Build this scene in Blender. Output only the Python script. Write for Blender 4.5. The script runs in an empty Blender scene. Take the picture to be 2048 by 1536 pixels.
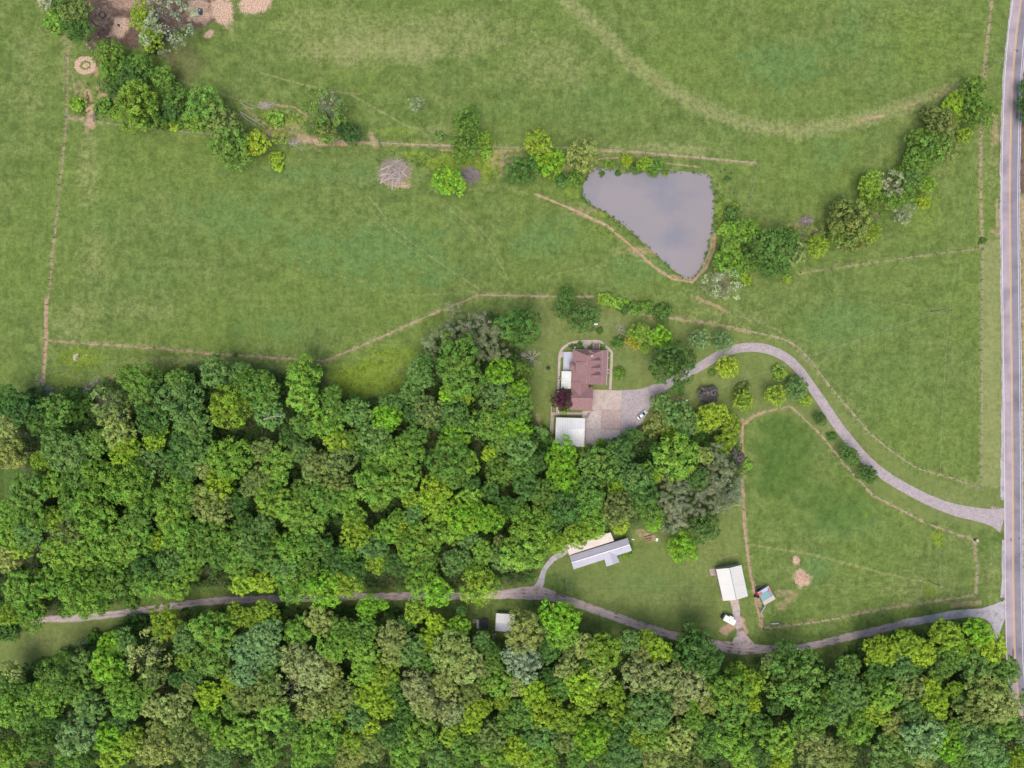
import bpy, bmesh, math, random
import numpy as np
from mathutils import Vector, Matrix
scene = bpy.context.scene
COL = scene.collection
R = math.radians
# ------------------------------------------------------------------ camera
H = 273.0            # flying height in metres
S = 0.2              # metres of ground per photo pixel (2048 wide)
cd = bpy.data.cameras.new('camera'); cam = bpy.data.objects.new('camera', cd); COL.objects.link(cam)
cam.location = (0, 0, H); cam.rotation_euler = (0, 0, 0)
cd.sensor_width = 36; cd.lens = 36 * H / (2048 * S); cd.clip_start = 1; cd.clip_end = 20000
scene.camera = cam
# ------------------------------------------------------------------ sky, sun, exposure
SUN_EL, SUN_AZ = R(68), R(195)       # azimuth clockwise from the top of the picture
world = bpy.data.worlds.new('World'); scene.world = world; world.use_nodes = True
wn = world.node_tree; wn.nodes.clear()
sky = wn.nodes.new('ShaderNodeTexSky'); sky.sky_type = 'NISHITA'; sky.sun_disc = False
sky.sun_elevation = SUN_EL; sky.sun_rotation = SUN_AZ; sky.air_density = 1.0; sky.dust_density = 4.0
bg = wn.nodes.new('ShaderNodeBackground'); bg.inputs['Strength'].default_value = 0.092
wo = wn.nodes.new('ShaderNodeOutputWorld')
wn.links.new(sky.outputs[0], bg.inputs[0]); wn.links.new(bg.outputs[0], wo.inputs[0])
ld = bpy.data.lights.new('sun', 'SUN'); ld.energy = 1.15; ld.angle = R(44); ld.color = (1, 0.93, 0.84)
sun = bpy.data.objects.new('sun', ld); COL.objects.link(sun)
sd = Vector((math.sin(SUN_AZ) * math.cos(SUN_EL), math.cos(SUN_AZ) * math.cos(SUN_EL), math.sin(SUN_EL)))
sun.rotation_euler = sd.to_track_quat('Z', 'Y').to_euler(); sun.location = sd * 400
scene.view_settings.view_transform = 'Standard'; scene.view_settings.look = 'None'
scene.view_settings.exposure = 0.85; scene.view_settings.gamma = 1.0
scene.cycles.max_bounces = 6; scene.cycles.diffuse_bounces = 3; scene.cycles.transparent_max_bounces = 4

# ------------------------------------------------------------------ helpers
def P(px, py, z=0.0):
    """photo pixel (2048 x 1536) seen at height z -> world point"""
    k = S * (H - z) / H
    return Vector(((px - 1024) * k, (768 - py) * k, z))
def props(o, label=None, cat=None, group=None, kind=None):
    if label: o['label'] = label
    if cat: o['category'] = cat
    if group: o['group'] = group
    if kind: o['kind'] = kind
    return o
def thing(name, label, cat, loc=(0, 0, 0), rz=0.0, group=None):
    o = bpy.data.objects.new(name, None); COL.objects.link(o)
    o.location = loc; o.rotation_euler = (0, 0, rz); o.empty_display_size = 0.5
    return props(o, label, cat, group)
def me_obj(name, verts, faces, mat, parent=None, smooth=False):
    me = bpy.data.meshes.new(name); me.from_pydata([tuple(v) for v in verts], [], faces); me.validate(); me.update()
    if mat: me.materials.append(mat)
    if smooth:
        for p in me.polygons: p.use_smooth = True
    o = bpy.data.objects.new(name, me); COL.objects.link(o)
    if parent: o.parent = parent
    return o
class MB:
    """collects boxes, tubes and prisms into ONE mesh"""
    def __init__(s): s.v = []; s.f = []
    def add(s, vs, fs):
        b = len(s.v); s.v += [tuple(v) for v in vs]; s.f += [tuple(b + i for i in f) for f in fs]; return s
    def box(s, c, d, rz=0.0):
        cx, cy, cz = c; dx, dy, dz = d[0] / 2, d[1] / 2, d[2] / 2; ca, sa = math.cos(rz), math.sin(rz); vs = []
        for z in (-dz, dz):
            for x, y in ((-dx, -dy), (dx, -dy), (dx, dy), (-dx, dy)):
                vs.append((cx + x * ca - y * sa, cy + x * sa + y * ca, cz + z))
        return s.add(vs, [(0, 3, 2, 1), (4, 5, 6, 7), (0, 1, 5, 4), (1, 2, 6, 5), (2, 3, 7, 6), (3, 0, 4, 7)])
    def prism(s, poly, z0, z1):
        n = len(poly); a = sum(poly[i][0] * poly[(i + 1) % n][1] - poly[(i + 1) % n][0] * poly[i][1] for i in range(n))
        if a < 0: poly = poly[::-1]
        vs = [(p[0], p[1], z0) for p in poly] + [(p[0], p[1], z1) for p in poly]
        fs = [tuple(range(n))[::-1], tuple(range(n, 2 * n))] + [(i, (i + 1) % n, n + (i + 1) % n, n + i) for i in range(n)]
        return s.add(vs, fs)
    def tube(s, pts, r, n=5):
        if not isinstance(r, (list, tuple)): r = [r] * len(pts)
        pts = [Vector(p) for p in pts]; vs = []; fs = []
        for i, p in enumerate(pts):
            d = (pts[min(i + 1, len(pts) - 1)] - pts[max(i - 1, 0)])
            d = d.normalized() if d.length > 1e-6 else Vector((0, 0, 1))
            a = d.cross(Vector((0, 0, 1)) if abs(d.z) < .9 else Vector((1, 0, 0))).normalized(); b = d.cross(a)
            for k in range(n):
                t = 2 * math.pi * k / n; vs.append(p + (a * math.cos(t) + b * math.sin(t)) * r[i])
        for i in range(len(pts) - 1):
            for k in range(n):
                q = (k + 1) % n; fs.append((i * n + k, i * n + q, (i + 1) * n + q, (i + 1) * n + k))
        fs.append(tuple(range(n))); fs.append(tuple((len(pts) - 1) * n + k for k in range(n))[::-1])
        return s.add(vs, fs)
    def disc(s, c, axis, r, w, n=14):
        ax = Vector(axis).normalized(); c = Vector(c)
        return s.tube([c - ax * w / 2, c - ax * w * .35, c + ax * w * .35, c + ax * w / 2], [r * .9, r, r, r * .9], n)
    def build(s, name, mat, parent=None, smooth=False): return me_obj(name, s.v, s.f, mat, parent, smooth)

# ------------------------------------------------------------------ materials
def nd(t, typ, **kw):
    n = t.nodes.new(typ)
    for k, v in kw.items():
        if k in n.inputs: n.inputs[k].default_value = v
        else: setattr(n, k, v)
    return n
def mat_noise(name, c1, c2, scale=1.0, rough=0.85, c3=None, scale2=None, metal=0.0, bump=0.0, coords='Object', spec=0.3, lo=.35, hi=.65):
    m = bpy.data.materials.new(name); m.use_nodes = True; t = m.node_tree; b = t.nodes['Principled BSDF']
    tc = nd(t, 'ShaderNodeTexCoord'); n1 = nd(t, 'ShaderNodeTexNoise', Scale=scale, Detail=6.0, Roughness=.65)
    t.links.new(tc.outputs[coords], n1.inputs['Vector'])
    cr = nd(t, 'ShaderNodeValToRGB'); e = cr.color_ramp.elements
    e[0].position = lo; e[0].color = (*c1, 1); e[1].position = hi; e[1].color = (*c2, 1)
    t.links.new(n1.outputs['Fac'], cr.inputs[0]); out = cr.outputs[0]
    if c3:
        n2 = nd(t, 'ShaderNodeTexNoise', Scale=scale2 or scale * 5, Detail=4.0); t.links.new(tc.outputs[coords], n2.inputs['Vector'])
        c2r = nd(t, 'ShaderNodeValToRGB'); e = c2r.color_ramp.elements; e[0].position = .5; e[0].color = (0, 0, 0, 1); e[1].position = .66; e[1].color = (1, 1, 1, 1)
        t.links.new(n2.outputs['Fac'], c2r.inputs[0])
        mx = nd(t, 'ShaderNodeMixRGB'); mx.inputs[2].default_value = (*c3, 1); t.links.new(c2r.outputs[0], mx.inputs[0]); t.links.new(out, mx.inputs[1]); out = mx.outputs[0]
    t.links.new(out, b.inputs['Base Color']); b.inputs['Roughness'].default_value = rough; b.inputs['Metallic'].default_value = metal
    b.inputs['Specular IOR Level'].default_value = spec
    if bump:
        bp = nd(t, 'ShaderNodeBump', Strength=bump, Distance=.1); t.links.new(n1.outputs['Fac'], bp.inputs['Height']); t.links.new(bp.outputs[0], b.inputs['Normal'])
    return m
def mat_ribbed(name, c1, c2, period, axis=(1, 0), rough=.5, stain=None, stain_hi=.62, stain_scale=.5, metal=0.0):
    """sheet metal: fine dark seams every `period` metres across `axis`, noise weathering, optional stains"""
    m = mat_noise(name, c1, c2, .35, rough, metal=metal, lo=.3, hi=.7); t = m.node_tree; b = t.nodes['Principled BSDF']
    src = b.inputs['Base Color'].links[0].from_socket
    tc = nd(t, 'ShaderNodeTexCoord'); dp = nd(t, 'ShaderNodeVectorMath', operation='DOT_PRODUCT'); dp.inputs[1].default_value = (axis[0] / period, axis[1] / period, 0)
    t.links.new(tc.outputs['Object'], dp.inputs[0])
    fr = nd(t, 'ShaderNodeMath', operation='FRACT'); t.links.new(dp.outputs['Value'], fr.inputs[0])
    gt = nd(t, 'ShaderNodeMath', operation='GREATER_THAN'); gt.inputs[1].default_value = .86; t.links.new(fr.outputs[0], gt.inputs[0])
    ml = nd(t, 'ShaderNodeMath', operation='MULTIPLY'); ml.inputs[1].default_value = .16; t.links.new(gt.outputs[0], ml.inputs[0])
    mx = nd(t, 'ShaderNodeMixRGB'); mx.inputs[2].default_value = (.12, .12, .12, 1); t.links.new(ml.outputs[0], mx.inputs[0]); t.links.new(src, mx.inputs[1]); out = mx.outputs[0]
    if stain:
        n2 = nd(t, 'ShaderNodeTexNoise', Scale=stain_scale, Detail=8.0, Roughness=.8); t.links.new(tc.outputs['Object'], n2.inputs['Vector'])
        cr = nd(t, 'ShaderNodeValToRGB'); e = cr.color_ramp.elements; e[0].position = stain_hi - .03; e[0].color = (0, 0, 0, 1); e[1].position = stain_hi + .03; e[1].color = (.8, .8, .8, 1)
        t.links.new(n2.outputs['Fac'], cr.inputs[0])
        m2 = nd(t, 'ShaderNodeMixRGB'); m2.inputs[2].default_value = (*stain, 1); t.links.new(cr.outputs[0], m2.inputs[0]); t.links.new(out, m2.inputs[1]); out = m2.outputs[0]
    t.links.new(out, b.inputs['Base Color'])
    return m
def plain(name, c, rough=.6, metal=0.0, var=.12):
    return mat_noise(name, tuple(x * (1 - var) for x in c), tuple(min(1, x * (1 + var)) for x in c), 3.0, rough, metal=metal)

M = {}
M['asphalt'] = mat_noise('asphalt', (.33, .28, .31), (.42, .355, .39), .22, .9, (.26, .23, .26), .09, lo=.3, hi=.7)
M['asphalt_new'] = mat_noise('newer_asphalt', (.205, .190, .225), (.265, .245, .285), .22, .9, (.165, .155, .19), .09, lo=.3, hi=.7)
M['asphalt_old'] = mat_noise('driveway_asphalt', (.34, .295, .30), (.44, .38, .385), .5, .95, (.29, .255, .265), 1.4)
M['gravel'] = mat_noise('gravel', (.37, .295, .285), (.49, .41, .395), .9, 1, (.22, .15, .13), .35)
M['rut'] = mat_noise('rubbed_gravel', (.42, .345, .335), (.52, .44, .425), .7, 1, (.33, .255, .245), .25)
M['tar'] = mat_noise('tar_patch', (.10, .095, .115), (.17, .16, .185), 1, .8)
M['gravel_grey'] = mat_noise('gravel_grey', (.36, .34, .36), (.48, .46, .48), 1.2, 1, (.31, .28, .29), .4)
M['concrete'] = mat_noise('concrete', (.44, .365, .325), (.52, .435, .39), .3, .9, (.39, .325, .295), .8)
M['concrete_grey'] = mat_noise('concrete_grey', (.45, .385, .365), (.54, .465, .44), .35, .9, (.39, .335, .32), .9)
M['concrete_pink'] = mat_noise('concrete_pink', (.38, .295, .27), (.46, .36, .335), .35, .9, (.34, .265, .245), .9)
M['line_yellow'] = mat_noise('yellow_paint', (.62, .36, .10), (.75, .47, .18), 3, .7)
M['line_white'] = mat_noise('white_paint', (.6, .6, .6), (.78, .77, .76), 3, .7)
M['wood'] = mat_noise('weathered_wood', (.22, .17, .13), (.34, .28, .23), 4, .95)
M['bark'] = mat_noise('bark', (.13, .10, .075), (.22, .18, .14), 2.5, .95)
M['deadwood'] = mat_noise('dead_wood', (.34, .29, .27), (.52, .46, .44), 1.5, .95)
M['deadwood2'] = mat_noise('grey_brush_wood', (.22, .18, .19), (.38, .32, .34), 1.5, .95)
M['post'] = mat_noise('fence_post_wood', (.09, .07, .05), (.16, .12, .09), 4, .95)
M['wire'] = plain('galvanised_wire', (.42, .42, .40), .5, .3)
M['shingle'] = mat_noise('red_shingles', (.285, .165, .165), (.345, .208, .208), 1.2, .9, (.25, .142, .145), 2.6, bump=.2)
M['siding'] = mat_noise('cream_siding', (.55, .5, .42), (.62, .57, .5), 1, .7)
M['brick'] = mat_noise('brick', (.30, .16, .12), (.42, .24, .18), 3, .9)
M['glass'] = plain('window_glass', (.03, .035, .045), .08)
M['trim'] = plain('white_trim', (.75, .73, .7), .5)
M['white_metal'] = mat_ribbed('white_metal_roof', (.76, .77, .75), (.84, .84, .82), 1.0, (1, 0), .45)
M['deck'] = mat_noise('blue_grey_deck', (.42, .44, .53), (.50, .52, .62), .8, .6)
M['deck_wood'] = mat_noise('brown_deck', (.22, .13, .12), (.32, .2, .18), 2, .8)
M['rubber'] = plain('rubber', (.02, .02, .022), .8)
M['chrome'] = plain('steel', (.5, .5, .5), .35, .8)
M['car_paint'] = plain('silver_white_paint', (.60, .64, .70), .25, .1, .04)
M['lamp_clear'] = plain('lamp_glass', (.8, .8, .8), .2)
M['lamp_red'] = plain('red_lamp', (.5, .03, .03), .3)
M['white_paint'] = plain('white_panel', (.82, .82, .78), .4, 0, .04)
M['black'] = plain('black_metal', (.02, .025, .035), .5)
M['red'] = plain('red_paint', (.42, .06, .06), .5)
M['hay'] = mat_noise('hay', (.42, .27, .18), (.66, .47, .34), 1.6, 1, (.24, .15, .10), 2.5, bump=.4)
# ------------------------------------------------------------------ ground
rngN = np.random.default_rng(7)
def vnoise(nx, ny, cell, seed):
    """smooth value noise on an nx x ny lattice, -1..1, feature size `cell` lattice steps"""
    r = np.random.default_rng(seed); gx, gy = int(nx / cell) + 4, int(ny / cell) + 4
    g = r.uniform(-1, 1, (gy, gx)); x = np.arange(nx) / cell; y = np.arange(ny) / cell
    xi = x.astype(int); yi = y.astype(int); fx = x - xi; fy = y - yi; fx = fx * fx * (3 - 2 * fx); fy = fy * fy * (3 - 2 * fy)
    a = g[yi][:, xi]; b = g[yi][:, xi + 1]; c = g[yi + 1][:, xi]; d = g[yi + 1][:, xi + 1]
    return (a * (1 - fx) + b * fx) * (1 - fy[:, None]) + (c * (1 - fx) + d * fx) * fy[:, None]
FX = np.arange(-40, 2089, 2.0); FY = np.arange(-40, 1577, 2.0)      # fine lattice in photo pixels (0.4 m)
NX, NY = len(FX), len(FY); GX, GY = np.meshgrid(FX, FY)
NZ1 = vnoise(NX, NY, 4, 1) * .6 + vnoise(NX, NY, 2, 2) * .4
NZ2 = vnoise(NX, NY, 12, 3) * .6 + vnoise(NX, NY, 5, 4) * .4
NZ3 = vnoise(NX, NY, 45, 5) * .6 + vnoise(NX, NY, 18, 6) * .4
def sstep(a, b, x):
    t = np.clip((x - a) / (b - a), 0, 1); return t * t * (3 - 2 * t)
mk = {k: np.zeros((NY, NX), np.float32) for k in ('tan', 'lush', 'yel', 'dirt', 'mud', 'hay', 'mown', 'dark')}
def poly_dist(pts, x0, y0, x1, y1, closed=False):
    ix0, ix1 = np.searchsorted(FX, [x0, x1]); iy0, iy1 = np.searchsorted(FY, [y0, y1])
    sl = (slice(iy0, iy1), slice(ix0, ix1)); X = GX[sl]; Y = GY[sl]; D = np.full(X.shape, 1e9)
    n = len(pts)
    for i in range(n if closed else n - 1):
        ax, ay = pts[i][:2]; bx, by = pts[(i + 1) % n][:2]; dx, dy = bx - ax, by - ay; L = dx * dx + dy * dy + 1e-9
        t = np.clip(((X - ax) * dx + (Y - ay) * dy) / L, 0, 1)
        D = np.minimum(D, np.hypot(X - ax - t * dx, Y - ay - t * dy))
    return sl, X, Y, D
def inside(pts, X, Y):
    c = np.zeros(X.shape, bool); n = len(pts)
    for i in range(n):
        ax, ay = pts[i][:2]; bx, by = pts[(i + 1) % n][:2]
        if ay == by: continue
        c ^= ((ay > Y) != (by > Y)) & (X < (bx - ax) * (Y - ay) / (by - ay) + ax)
    return c
def line(mask, pts, w, amt=1.0, soft=.6, rag=.5):
    """paint a worn strip of full width w px along pts"""
    xs = [p[0] for p in pts]; ys = [p[1] for p in pts]; m = w * 2 + 4
    sl, X, Y, D = poly_dist(pts, min(xs) - m, min(ys) - m, max(xs) + m, max(ys) + m)
    D = D + NZ1[sl] * w * .25 * rag + NZ2[sl] * w * .3 * rag
    v = (1 - sstep(w * .5 * (1 - soft), w * .5 * (1 + soft), D)) * amt * (1 + .35 * rag * NZ2[sl])
    mk[mask][sl] = np.maximum(mk[mask][sl], v)
def blob(mask, x, y, rx, ry=None, amt=1.0, rag=.35, hard=.5, rot=0):
    ry = ry or rx; m = max(rx, ry) * 1.7
    ix0, ix1 = np.searchsorted(FX, [x - m, x + m]); iy0, iy1 = np.searchsorted(FY, [y - m, y + m]); sl = (slice(iy0, iy1), slice(ix0, ix1))
    dx = GX[sl] - x; dy = GY[sl] - y; c, s = math.cos(R(rot)), math.sin(R(rot))
    d = np.hypot((dx * c + dy * s) / rx, (-dx * s + dy * c) / ry) + rag * (NZ2[sl] * .6 + NZ3[sl] * .5 + NZ1[sl] * .25)
    v = (1 - sstep(hard, 1.35, d)) * amt; mk[mask][sl] = np.maximum(mk[mask][sl], v)
def area(mask, pts, amt=1.0, edge=6, rag=4.0):
    xs = [p[0] for p in pts]; ys = [p[1] for p in pts]
    sl, X, Y, D = poly_dist(pts, min(xs) - 20, min(ys) - 20, max(xs) + 20, max(ys) + 20, True)
    D = np.where(inside(pts, X, Y), D, -D) + NZ2[sl] * rag + NZ1[sl] * rag * .5
    mk[mask][sl] = np.maximum(mk[mask][sl], sstep(-edge, edge, D) * amt)

FENCES = {
 'west': [(136, 72), (134, 235), (122, 350), (109, 475), (101, 560), (95, 610), (92, 680), (88, 730), (85, 768)],
 'mid': [(92, 680), (160, 686), (310, 696), (430, 708), (560, 716), (650, 722), (720, 693), (800, 657), (890, 617), (960, 590), (1060, 592), (1190, 594)],
 'garden': [(1250, 622), (1310, 634), (1370, 640), (1470, 655), (1560, 676), (1590, 690), (1620, 720), (1660, 775), (1700, 820), (1740, 868), (1790, 908), (1832, 936), (1890, 952), (1960, 975)],
 'road': [(1963, 500), (1961, 700), (1960, 975)],
 'cross': [(1963, 497), (1870, 508), (1720, 528), (1600, 546)],
 'hedge': [(133, 237), (190, 243), (270, 255), (430, 270), (560, 283), (690, 283), (760, 287), (880, 292), (1040, 297), (1160, 296), (1290, 306), (1400, 316), (1515, 328)],
 'pond': [(1515, 328), (1500, 395), (1480, 470), (1456, 548)],
 'roadnorth': [(1984, 0), (1975, 70), (1968, 150), (1966, 215), (1961, 270), (1961, 380), (1963, 497)],
 'paddock': [(1580, 812), (1640, 868), (1690, 930), (1745, 990), (1850, 1045), (1890, 1060), (1948, 1080), (1954, 1150), (1950, 1190), (1760, 1218), (1640, 1243), (1525, 1257), (1517, 1215), (1500, 1130), (1487, 1020), (1483, 930), (1482, 850), (1510, 828), (1580, 812)],
}
for k, w in (('west', 4.2), ('mid', 5.4), ('garden', 4.6), ('cross', 3.6), ('hedge', 3.4), ('road', 2.5), ('roadnorth', 5.4), ('paddock', 4.6)):
    line('tan', FENCES[k], w * 3.2, .42, .9, 1.2)
    line('dirt', FENCES[k], w, .34 if k == 'hedge' else .5 if k in ('cross', 'garden', 'road') else .62, .85, 1.5)
line('dirt', [(92, 600), (92, 680), (86, 770)], 7, .8); line('dirt', [(1485, 840), (1484, 950), (1490, 1060), (1500, 1140), (1512, 1200), (1525, 1250)], 7, .7)
for pts, w, a in (
    ([(1120, -10), (1190, 50), (1260, 125), (1340, 180), (1420, 222), (1500, 250), (1590, 262), (1700, 246), (1800, 217), (1920, 175)], 34, .66),
    ([(520, 145), (600, 168), (700, 188), (760, 222), (830, 262)], 5, .6), ([(340, 155), (450, 190), (510, 212), (600, 230), (660, 262)], 5, .6),
    ([(1500, 1090), (1620, 1108), (1760, 1145), (1850, 1165), (1900, 1180)], 7, .6), ([(1600, 1180), (1700, 1160), (1820, 1140)], 5, .4),
    ([(880, 405), (940, 450), (985, 500), (1020, 565)], 4.5, .5), ([(740, 395), (790, 460), (870, 520), (960, 580)], 4.5, .5), ([(720, 395), (780, 465), (860, 530)], 4, .45),
    ([(900, 405), (955, 450), (995, 500)], 3.5, .45), ([(760, 590), (860, 590), (950, 582)], 5, .4), ([(1060, 390), (1000, 370), (940, 380)], 6, .4),
    ([(620, 430), (760, 520), (900, 560)], 3, .35), ([(560, 500), (700, 560), (850, 575)], 3, .35), ([(1050, 560), (1180, 535), (1290, 520)], 4, .4), ([(1720, 590), (1860, 620), (1930, 560), (1915, 520)], 4, .3),
    ([(1140, 625), (1180, 640)], 6, .3), ([(1915, 480), (1890, 700), (1890, 960)], 3, .25)):
    line('tan', pts, w, a, .8)
for pts, w, a in (
    ([(1715, 243), (1745, 235), (1765, 232)], 9, .5), ([(1800, 216), (1840, 204)], 8, .35), ([(1500, 250), (1560, 262)], 6, .25), ([(1870, 192), (1905, 178)], 8, .4), ([(700, 186), (720, 188)], 4, .4),
    ([(1070, 388), (1100, 400), (1160, 425), (1215, 452), (1262, 492), (1310, 535), (1345, 558), (1385, 564), (1412, 535), (1428, 500), (1430, 468)], 5, .75),
    ([(1150, 425), (1200, 445)], 12, .4), ([(1290, 520), (1330, 550), (1385, 560)], 7, .55), ([(1395, 596), (1420, 607), (1450, 620)], 8, .55), ([(1448, 620), (1500, 636), (1560, 662), (1620, 730)], 9, .3), ([(1300, 636), (1340, 636), (1420, 646), (1500, 664)], 9, .5), ([(1380, 590), (1420, 622), (1500, 655)], 6, .25),
    ([(175, 185), (180, 215), (181, 250)], 18, .8), ([(145, 150), (150, 180), (172, 205)], 4, .5), ([(192, 150), (196, 100), (178, 88)], 7, .6), ([(140, 235), (175, 240)], 12, .5),
    ([(600, 275), (640, 285), (690, 287)], 14, .7), ([(740, 270), (752, 290)], 12, .6), ([(700, 285), (860, 290), (900, 292)], 8, .5), ([(1170, 300), (1290, 306), (1400, 316), (1510, 326)], 5, .6),
    ([(1200, 318), (1240, 315)], 4, .6), ([(1325, 326), (1400, 334)], 4, .55), ([(880, 300), (1040, 302)], 6, .5), ([(520, 205), (590, 215), (620, 235)], 6, .55),
    ([(490, 215), (540, 258), (640, 300)], 9, .35), ([(1426, 470), (1420, 505), (1400, 545)], 5.5, .6), ([(1485, 850), (1500, 838), (1530, 822)], 7, .6), ([(1076, 830), (1079, 862)], 11, .5),
    ([(1300, 828), (1320, 845)], 16, .3), ([(1555, 1185), (1590, 1190), (1560, 1215)], 14, .5), ([(1510, 1185), (1520, 1215), (1522, 1250)], 10, .7), ([(1905, 1210), (1960, 1205)], 12, .5),
    ([(1453, 1175), (1462, 1205)], 4, .7), ([(1450, 1262), (1480, 1240), (1490, 1262)], 18, .85), ([(1446, 1210), (1440, 1180), (1430, 1150)], 3, .5), ([(1430, 1120), (1475, 1108)], 4, .4),
    ([(1280, 1065), (1310, 1078)], 14, .55), ([(1340, 800), (1366, 800)], 12, .4), ([(1990, 230), (1992, 280)], 16, .5), ([(1965, 150), (1990, 330)], 10, .3),
    ([(200, 765), (235, 750)], 9, .4), ([(155, 715), (150, 722)], 5, .5), ([(985, 1310 - 40), (986, 1275)], 4, .8), ([(1026, 628), (1040, 626)], 8, .4),
    ([(2046, 380), (2050, 800), (2053, 1300)], 14, .55), ([(1980, 1260), (1998, 1290), (2006, 1330)], 8, .55), ([(1994, 400), (1996, 470), (1985, 462)], 10, .5)):
    line('dirt', pts, w, a, .7, .8)
# feed lot, straw, leaf litter
area('mud', [(165, -20), (172, 60), (182, 84), (230, 90), (300, 102), (340, 80), (350, 60), (395, 56), (428, 44), (430, -20)], .8, 8, 6)
line('mud', [(172, 80), (190, 100), (196, 130)], 9, .8); line('mud', [(182, 155), (192, 130)], 5, .7); line('mud', [(300, 105), (330, 100), (350, 130)], 22, .5)
blob('mud', 375, 125, 50, 50, .4, .8); blob('mud', 340, 160, 40, 30, .3, .8); blob('hay', 206, 30, 26, 26, .45, rag=.75); blob('hay', 238, 52, 17, 22, .8, rag=.75, rot=30); blob('hay', 400, 25, 28, 28, .7, rag=.75); blob('hay', 445, 22, 22, 34, .95, rag=.75, rot=-10); blob('hay', 510, 5, 32, 24, .95, rag=.75); blob('hay', 418, 68, 12, 9, .8, rag=.75, rot=-40)  # first two blobs: dirt tint with the brown under-tree shading painted in
blob('hay', 250, 5, 50, 20, .5, rag=.75)
sl, X, Y, D = poly_dist([(172, 130), (172.1, 130)], 130, 90, 215, 170); a_ = np.hypot((X - 171) / 1.1, Y - 131) + NZ1[sl] * 2.5 + NZ2[sl] * 3
mk['hay'][sl] = np.maximum(mk['hay'][sl], sstep(7.5, 10, a_) * (1 - sstep(17, 20, a_)) * .95 + (1 - sstep(4, 6, a_)) * .9)
blob('hay', 1604, 1157, 19, 17, .9, rag=.75); blob('hay', 1592, 1120, 10, 12, .8, rag=.75); blob('mud', 1604, 1157, 28, 24, .2)
blob('hay', 84, 2, 10, 10, .6, rag=.75); blob('hay', 795, 368, 28, 8, .6, rag=.75, rot=10); blob('dirt', 788, 345, 36, 32, .5)
UP = [(-40, 800), (0, 800), (70, 778), (100, 790), (180, 770), (235, 748), (330, 748), (400, 728), (480, 738), (570, 748), (640, 745), (670, 795), (790, 800), (830, 745), (860, 690), (885, 655), (960, 630), (1035, 628),
      (1058, 690), (1055, 750), (1060, 830), (1090, 890), (1110, 905), (1180, 905), (1232, 893), (1285, 866), (1326, 818), (1470, 835), (1480, 930), (1478, 1000), (1400, 1050), (1340, 1060), (1300, 1050), (1250, 1055),
      (1130, 1078), (1085, 1110), (1060, 1160), (960, 1185), (860, 1180), (700, 1170), (560, 1180), (470, 1178), (340, 1170), (240, 1200), (190, 1222), (50, 1235), (-40, 1240)]
LO = [(-40, 1350), (60, 1335), (110, 1325), (190, 1280), (240, 1246), (310, 1232), (420, 1225), (560, 1222), (720, 1212), (850, 1220), (900, 1250), (960, 1285), (1060, 1290), (1085, 1235), (1125, 1212), (1165, 1270),
      (1330, 1290), (1400, 1280), (1430, 1325), (1440, 1350), (1490, 1335), (1540, 1300), (1635, 1320), (1675, 1350), (1690, 1312), (1760, 1280), (1870, 1258), (1960, 1253), (2000, 1300), (2010, 1340),
      (2030, 1400), (2050, 1440), (2088, 1576), (-40, 1576)]
area('mud', UP, .5, 12, 8); area('mud', LO, .5, 12, 8); area('dark', UP, 1, 12, 8); area('dark', LO, 1, 12, 8)  # litter brown, with dark painted in for the deep shade between crowns
for x, y, rx, ry in ((15, 965, 45, 32), (10, 1010, 28, 40)):     # clearings at the left edge
    sl = np.hypot((GX - x) / rx, (GY - y) / ry) < 1.0 + .2 * NZ2; mk['mud'][sl] = .25
line('mud', [(2046, 60), (2046, 200), (2040, 300), (2044, 380)], 16, .85)
# dry, lush and weedy grass
for a_ in ((420, 235, 60, 26, .3), (560, 262, 60, 22, .3), (650, 275, 60, 16, .35), (860, 290, 60, 12, .3), (1010, 330, 60, 40, .3), (1110, 330, 50, 30, .3), (1180, 420, 60, 14, .3), (1290, 500, 60, 16, .3), (215, 190, 30, 40, .35), (160, 180, 26, 50, .25), (1440, 560, 30, 50, .22), (1600, 470, 60, 30, .25), (1880, 290, 60, 60, .15)):
    blob('dirt', a_[0], a_[1], a_[2], a_[3], a_[4] * 1.5, .9, .1)
for a_ in ((820, 70, 330, 60, .5), (640, 40, 120, 50, .4), (1100, 130, 120, 70, .45), (175, 330, 28, 130, .5), (185, 520, 40, 90, .42), (150, 640, 60, 50, .45), (300, 620, 90, 40, .35), (130, 120, 20, 90, .5), (60, 120, 50, 120, .4),
           (760, 95, 220, 40, .7), (1300, 300, 200, 18, .6), (560, 245, 60, 25, .4), (860, 260, 90, 20, .5), (350, 725, 160, 14, .5), (1660, 850, 50, 60, .35), (1980, 750, 16, 260, .75), (1985, 340, 16, 90, .4),
           (1900, 1000, 90, 30, .4), (1160, 650, 110, 30, .4), (1440, 630, 150, 20, .35), (1820, 1180, 120, 30, .4), (1360, 590, 70, 25, .3), (1260, 690, 50, 40, .3), (1790, 30, 180, 40, .25), (1350, 1200, 90, 20, .35),
           (1420, 1120, 60, 60, .3), (720, 360, 200, 14, .3), (1430, 760, 90, 30, .35), (1400, 800, 60, 25, .35), (1980, 1150, 25, 60, .35), (80, 1285, 100, 24, .35), (470, 1150, 90, 12, .4)):
    blob('tan', a_[0], a_[1], a_[2], a_[3], a_[4], .7, .2)
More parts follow.
